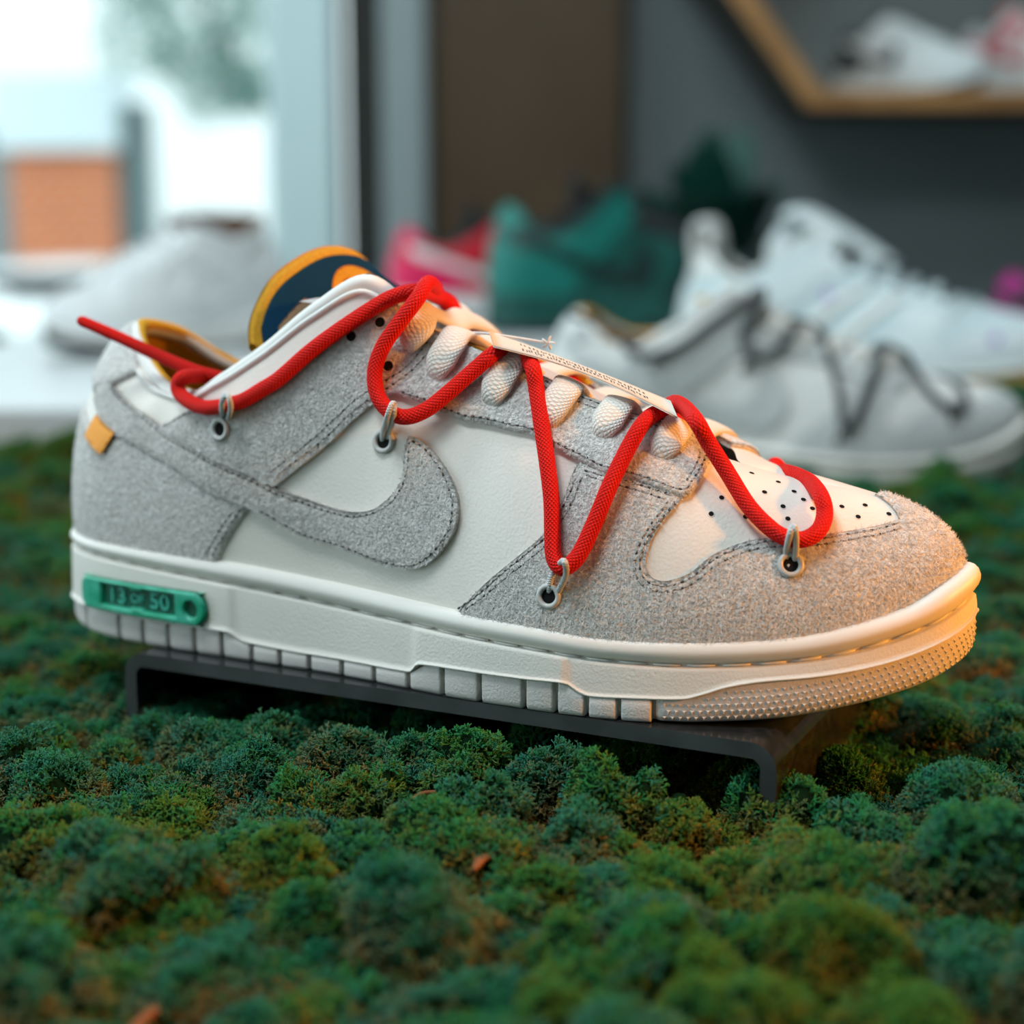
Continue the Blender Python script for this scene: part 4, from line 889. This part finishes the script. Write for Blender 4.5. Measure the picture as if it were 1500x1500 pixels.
# street tree
tr = thing('street_tree', 'pale leafed tree on the pavement outside the window', 'tree', (-1.66, 12.6, G0))
P = smooth_path([(0, 0, 0), (.02, 0, .9), (-.05, .02, 1.7), (-.35, 0, 2.2), (-.7, 0, 2.7)], .1); V, Fc, U = sweep(P, np.linspace(.07, .03, len(P)), np.linspace(.07, .03, len(P)), 10); bark = flat('bark', (.12, .10, .08, 1), .9); mesh_obj('trunk', V, Fc, bark, tr, scale=1.)
rng = np.random.default_rng(5); b = Bag()
sh = np.array([-.72, 0, .05])
cl = [((0, 0, 2.6), .55), ((.35, .1, 2.25), .42), ((-.38, 0, 2.35), .40), ((.05, -.2, 3.1), .45), ((.5, .1, 2.75), .35), ((-.45, .1, 2.9), .35), ((.42, 0, 1.95), .22), ((.1, 0, 2.0), .3)]
for c, r in cl:
    for i in range(int(900*r)):
        d = unit(rng.normal(size=3)); p = np.array(c)+sh+d*r*rng.uniform(.5, 1.02); n = unit(d+rng.normal(size=3)*.6); a = unit(np.cross(n, rng.normal(size=3))); q = np.cross(n, a); s_ = rng.uniform(.03, .055)
        b.add([p-a*s_, p+q*s_*.45, p+a*s_, p-q*s_*.45, p+n*.008], [[0, 1, 4], [1, 2, 4], [2, 3, 4], [3, 0, 4], [3, 2, 1, 0]])
tag(b.obj('foliage', [flat('blue_green_leaf', (.10, .23, .19, 1), .6)], tr, False, 1.), kind='stuff')
for a in ((.35, .1, 2.2), (-.35, 0, 2.3), (.05, -.15, 2.9)):
    V, Fc, U = sweep(smooth_path([(-.1, 0, 1.85), (a[0]*.5-.45, a[1]*.5, 2.1), (a[0]-.72, a[1], a[2]+.05)], .1), .02, .02, 6); mesh_obj('branch', V, Fc, bark, tr, scale=1.)

# ------------------------------------------------------------------ reindeer moss
rng = np.random.default_rng(21)
u_ = np.array([math.cos(math.radians(-25.8)), math.sin(math.radians(-25.8))]); w_ = np.array([-u_[1], u_[0]]); sc0 = np.array([-.0264, .4649])
lumps = []
def clear_h(x, y, r):
    """highest a lump may rise here, so it stays under the stand"""
    d = np.array([x, y])-sc0; a = d@u_; c = d@w_
    if abs(a) < .1085+r*.8 and -.004-r*.7 < c < .110+r*.5: return .0235
    return 9
cell = {}
def ok_pos(x, y, r):
    k = (int(x/.03), int(y/.03))
    for i in range(-2, 3):
        for j in range(-2, 3):
            for (a, c, q) in cell.get((k[0]+i, k[1]+j), ()):
                if (a-x)**2+(c-y)**2 < (.50*(q+r))**2: return False
    cell.setdefault(k, []).append((x, y, r)); return True
def in_view(x, y): return abs(x) < .06+y*.36
for i in range(26000):
    y = .24+(rng.random()**1.5)*1.65; x = rng.uniform(-1, 1)*(.08+y*.37)
    big = 1+.25*(y > .8)
    r = rng.choice([.007, .010, .014, .019, .025], p=[.22, .24, .26, .18, .10])*big
    if y < .47 and x > -.02: r *= 1.12
    h = r*rng.uniform(.6, 1.25); z = -.004+rng.uniform(0, .004)+.004*noise.noise(Vector((x*14, y*14, 0)))
    cap = clear_h(x, y, r); near = y < .42
    top = z+h*(1.15 if not near else 1.25)
    if top > cap: h = max(.004, (cap-z)/1.15)
    if y > 1.1 and (-.54 < x < -.19): continue
    if y > 1.55 and (-.21 < x < .17): continue
    if ok_pos(x, y, r): lumps.append((x, y, z, r, h))
# stand legs and shoe undersides keep their place; a few taller lumps right in front
for x, y, r, h in ((.115, .372, .021, .030), (.158, .40, .019, .028), (.072, .338, .020, .026), (.118, .318, .021, .026), (.030, .330, .018, .020), (-.12, .52, .014, .018), (.045, .30, .02, .022), (.165, .345, .02, .026)):
    lumps.append((x, y, -.002, r, h))
for a, c, r, h in [(-.045, -.012, .011, .020), (-.02, -.014, .013, .0245), (.002, -.013, .013, .0245), (.024, -.015, .014, .026), (.046, -.013, .013, .0255), (.066, -.016, .014, .025), (.086, -.014, .010, .020), (-.07, -.018, .012, .018), (.036, -.034, .014, .021), (.0, -.036, .014, .020), (.07, -.038, .013, .019), (-.035, -.038, .013, .019), (-.005, .02, .013, .0195), (.03, .015, .013, .0195), (.06, .02, .013, .0195), (.09, .03, .012, .018), (-.03, .015, .012, .017)]:
    q = sc0+u_*a+w_*c; lumps.append((q[0], q[1], -.001, r, h))
bm = bmesh.new(); bmesh.ops.create_icosphere(bm, subdivisions=3, radius=1); IV = np.array([v.co[:] for v in bm.verts]); IF = np.array([[v.index for v in f.verts] for f in bm.faces]); bm.free()
keep = IV[IF][:, :, 2].max(1) > -.35; IF = IF[keep]
Vs, Fs, PT, PN, PS, PC, PR = [], [], [], [], [], [], []; off = 0
for li, (x, y, z, r, h) in enumerate(lumps):
    ks = rng.normal(size=(5, 3))*np.array([2.6, 3.4, 4.6, 6.2, 8.])[:, None]; am = np.array([.16, .12, .10, .075, .05]); pz = rng.uniform(0, 6.28, 5)
    wobble = lambda D: 1+(np.sin(D@ks.T+pz)*am).sum(-1)
    wob = wobble(IV)
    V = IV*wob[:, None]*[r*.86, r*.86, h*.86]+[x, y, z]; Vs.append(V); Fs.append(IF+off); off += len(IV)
    sp = .0023 if y < .75 else (.0034 if y < 1.1 else .0052)
    n = int(2*np.pi*r*max(r, h)*1.25/(sp*sp))
    i = np.arange(n)+.5; phi = np.arccos(1-i/n*1.22); th = np.pi*(1+5**.5)*i+rng.uniform(0, 6)
    d = np.stack([np.cos(th)*np.sin(phi), np.sin(th)*np.sin(phi), np.cos(phi)], -1)
    d = unit(d+rng.normal(size=d.shape)*.06)
    wb = wobble(d)
    P = d*wb[:, None]*[r*.84, r*.84, h*.84]+[x, y, z]; Nn = unit(d/np.array([r, r, h]))
    vis = (Nn*(np.array([0, 0, CAM_Z])-P)).sum(-1) > -.25*np.linalg.norm(np.array([0, 0, CAM_Z])-P, axis=1)
    P, Nn, d = P[vis], Nn[vis], d[vis]
    PT.append(P); PN.append(unit(Nn+rng.normal(size=Nn.shape)*.22)); PS.append(np.full(len(P), sp/.0023)*rng.uniform(.75, 1.25, len(P)))
    f1 = noise.noise(Vector((x*9, y*9, 5.))); f2 = rng.uniform(-.5, .5)
    PC.append(np.stack([np.clip(.5+.5*f1+f2*.7+rng.normal(size=len(P))*.16, 0, 1), np.clip(1-(P[:, 2]-z)/(h*.95), 0, 1), rng.random(len(P))], -1))
V = np.concatenate(Vs); Fc = np.concatenate(Fs)
PT = np.concatenate(PT); PN = np.concatenate(PN); PS = np.concatenate(PS); PC = np.concatenate(PC); npts = len(PT)
print('moss lumps', len(lumps), 'tufts', npts)
# base sheet that the lumps grow on
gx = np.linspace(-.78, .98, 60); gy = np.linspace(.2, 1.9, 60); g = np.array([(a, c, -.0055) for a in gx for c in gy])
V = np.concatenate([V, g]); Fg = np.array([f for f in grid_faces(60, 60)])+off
me = bpy.data.meshes.new('moss_bed'); nv = len(V)
allv = np.concatenate([V, PT]); me.vertices.add(len(allv)); me.vertices.foreach_set('co', allv.ravel())
loops = np.concatenate([Fc.ravel(), Fg.ravel()]); starts = np.concatenate([np.arange(len(Fc))*3, len(Fc)*3+np.arange(len(Fg))*4]); tot = np.concatenate([np.full(len(Fc), 3), np.full(len(Fg), 4)])
me.loops.add(len(loops)); me.loops.foreach_set('vertex_index', loops.astype(np.int32)); me.polygons.add(len(starts)); me.polygons.foreach_set('loop_start', starts.astype(np.int32)); me.polygons.foreach_set('loop_total', tot.astype(np.int32))
me.polygons.foreach_set('use_smooth', np.ones(len(starts), bool)); me.update(calc_edges=True); me.validate()
def attr(nm, typ, data, key):
    a = me.attributes.new(nm, typ, 'POINT'); a.data.foreach_set(key, np.ascontiguousarray(data).ravel())
pad = lambda d, w: np.concatenate([np.zeros((nv, w)), d.reshape(npts, w)])
attr('tuft', 'BOOLEAN', np.concatenate([np.zeros(nv, bool), np.ones(npts, bool)]), 'value')
attr('grow', 'FLOAT_VECTOR', pad(PN, 3), 'vector'); attr('size', 'FLOAT', pad(PS, 1), 'value'); attr('tint', 'FLOAT_VECTOR', pad(PC, 3), 'vector')
attr('pick', 'INT', np.concatenate([np.zeros(nv, int), rng.integers(0, 7, npts)]).astype(np.int32), 'value')
attr('spin', 'FLOAT', pad(rng.uniform(0, 6.28, npts), 1), 'value')
moss = tag(link(bpy.data.objects.new('moss_bed', me)), 'bed of dark green lumpy reindeer moss covering the display table', 'moss', kind='stuff')
def moss_mat(name, instanced):
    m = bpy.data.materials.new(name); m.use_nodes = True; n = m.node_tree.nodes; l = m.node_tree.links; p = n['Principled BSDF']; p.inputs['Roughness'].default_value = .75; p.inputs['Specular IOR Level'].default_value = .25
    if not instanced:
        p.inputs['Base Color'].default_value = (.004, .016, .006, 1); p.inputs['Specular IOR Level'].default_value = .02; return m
    a = n.new('ShaderNodeAttribute'); a.attribute_type = 'INSTANCER'; a.attribute_name = 'tint'; s = n.new('ShaderNodeSeparateXYZ'); l.new(a.outputs['Vector'], s.inputs[0])
    r = n.new('ShaderNodeValToRGB'); e = r.color_ramp.elements; e[0].position = 0; e[0].color = (.008, .155, .062, 1); e[1].position = 1; e[1].color = (.065, .165, .014, 1)
    q = e.new(.35); q.color = (.022, .155, .105, 1); q = e.new(.68); q.color = (.014, .185, .045, 1)
    l.new(s.outputs[0], r.inputs[0])
    br = n.new('ShaderNodeMix'); br.data_type = 'RGBA'; br.inputs[7].default_value = (.34, .125, .006, 1); l.new(r.outputs[0], br.inputs[6])  # orange-brown in the hollows: brownish twigs plus some warm light put into colour
    mr = n.new('ShaderNodeMapRange'); mr.inputs[1].default_value = .47; mr.inputs[2].default_value = 1.25; mr.inputs[3].default_value = 0; mr.inputs[4].default_value = .85
    ad = n.new('ShaderNodeMath'); ad.operation = 'MULTIPLY_ADD'; ad.inputs[1].default_value = .5; l.new(s.outputs[2], ad.inputs[0]); l.new(s.outputs[1], ad.inputs[2]); l.new(ad.outputs[0], mr.inputs[0]); l.new(mr.outputs[0], br.inputs[0])
    l.new(br.outputs[2], p.inputs['Base Color']); return m
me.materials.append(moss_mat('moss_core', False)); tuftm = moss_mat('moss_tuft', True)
# seven little branching tufts, about 4 mm tall
tcol = bpy.data.collections.new('moss_tufts')
for t in range(7):
    rr_ = random.Random(100+t); b = Bag()
    def twig(p, d, ln, r, lev):
        d = unit(d); q = p+d*ln; a = unit(np.cross(d, [rr_.random()+.1, rr_.random(), rr_.random()])); c = np.cross(d, a); r2 = r*.80
        Vq = [p+(a*math.cos(w)+c*math.sin(w))*r for w in (0, 2.09, 4.19)]+[q+(a*math.cos(w)+c*math.sin(w))*r2 for w in (0, 2.09, 4.19)]
        f = [[j, (j+1) % 3, 3+(j+1) % 3, 3+j] for j in range(3)]
        if lev == 0: f.append([3, 4, 5])
        b.add(Vq, f)
        if lev > 0:
            for k in range(2 if rr_.random() < .75 else 3):
                w = rr_.uniform(0, 6.28); sp_ = rr_.uniform(.55, 1.0); twig(q, d+(a*math.cos(w)+c*math.sin(w))*sp_+np.array([0, 0, .15]), ln*rr_.uniform(.65, .9), r2, lev-1)
    for k in range(3):
        w = k*2.1+rr_.uniform(-.4, .4); twig(np.array([0, 0, -.5]), np.array([math.cos(w)*.6, math.sin(w)*.6, 1.]), rr_.uniform(1.2, 1.7), .27, 2 if k else 3)
    mt = bpy.data.meshes.new('moss_tuft'); mt.from_pydata((np.concatenate(b.v)*.001).tolist(), [], b.f); mt.polygons.foreach_set('use_smooth', [True]*len(mt.polygons)); mt.materials.append(tuftm)
    tcol.objects.link(bpy.data.objects.new('moss_tuft', mt))
ng = bpy.data.node_groups.new('moss_growth', 'GeometryNodeTree'); ng.interface.new_socket('Geometry', in_out='INPUT', socket_type='NodeSocketGeometry'); ng.interface.new_socket('Geometry', in_out='OUTPUT', socket_type='NodeSocketGeometry')
n = ng.nodes; l = ng.links; gi = n.new('NodeGroupInput'); go = n.new('NodeGroupOutput')
def named(nm, typ): a = n.new('GeometryNodeInputNamedAttribute'); a.data_type = typ; a.inputs[0].default_value = nm; return a.outputs[0]
m2p = n.new('GeometryNodeMeshToPoints'); l.new(gi.outputs[0], m2p.inputs['Mesh']); l.new(named('tuft', 'BOOLEAN'), m2p.inputs['Selection'])
ci = n.new('GeometryNodeCollectionInfo'); ci.inputs[0].default_value = tcol; ci.inputs['Separate Children'].default_value = True; ci.inputs['Reset Children'].default_value = True
iop = n.new('GeometryNodeInstanceOnPoints'); l.new(m2p.outputs[0], iop.inputs['Points']); l.new(ci.outputs[0], iop.inputs['Instance']); iop.inputs['Pick Instance'].default_value = True; l.new(named('pick', 'INT'), iop.inputs['Instance Index'])
al = n.new('FunctionNodeAlignRotationToVector'); al.axis = 'Z'; l.new(named('grow', 'FLOAT_VECTOR'), al.inputs['Vector'])
ax_ = n.new('FunctionNodeAxisAngleToRotation'); ax_.inputs[0].default_value = (0, 0, 1); l.new(named('spin', 'FLOAT'), ax_.inputs[1])
rt_ = n.new('FunctionNodeRotateRotation'); rt_.rotation_space = 'LOCAL'; l.new(al.outputs[0], rt_.inputs[0]); l.new(ax_.outputs[0], rt_.inputs[1]); l.new(rt_.outputs[0], iop.inputs['Rotation'])
l.new(named('size', 'FLOAT'), iop.inputs['Scale'])
jn = n.new('GeometryNodeJoinGeometry'); l.new(gi.outputs[0], jn.inputs[0]); l.new(iop.outputs[0], jn.inputs[0]); l.new(jn.outputs[0], go.inputs[0])
md = moss.modifiers.new('growth', 'NODES'); md.node_group = ng

# dry scraps caught in the moss
chip = flat('dry_orange_scrap', (.20, .065, .012, 1), .8)
def top_at(x, y):
    return max([z+h*.9*math.sqrt(max(0, 1-((a-x)**2+(c-y)**2)/(r*r))) for a, c, z, r, h in lumps if (a-x)**2+(c-y)**2 < r*r]+[.004])
for x, y, ln, w, az, lab in ((-.0222, .4265, .006, .0007, .5, 'thin orange wood scrap lying on the moss below the middle of the acrylic stand'),
                             (-.0750, .3095, .008, .0014, 1.45, 'rusty brown strip in the blurred moss nearest the camera'),
                             (-.0062, .3863, .007, .0016, 1.1, 'small brown curl of dry leaf in the moss in front of the stand')):
    P = smooth_path([(-ln, 0, .0006), (-ln*.3, .0006, .0016), (ln*.4, -.0004, .0014), (ln, .0003, .0004)], .001); V, Fc, U = sweep(P, .0007, w*np.interp(np.linspace(0, 1, len(P)), [0, .3, .8, 1], [.4, 1, .9, .3]), 8)
    o = mesh_obj('wood_scrap', V, Fc, chip, None, scale=1.); o.location = (x, y, top_at(x, y)+.0022); o.rotation_euler = (0, 0, az); tag(o, lab, 'scrap')
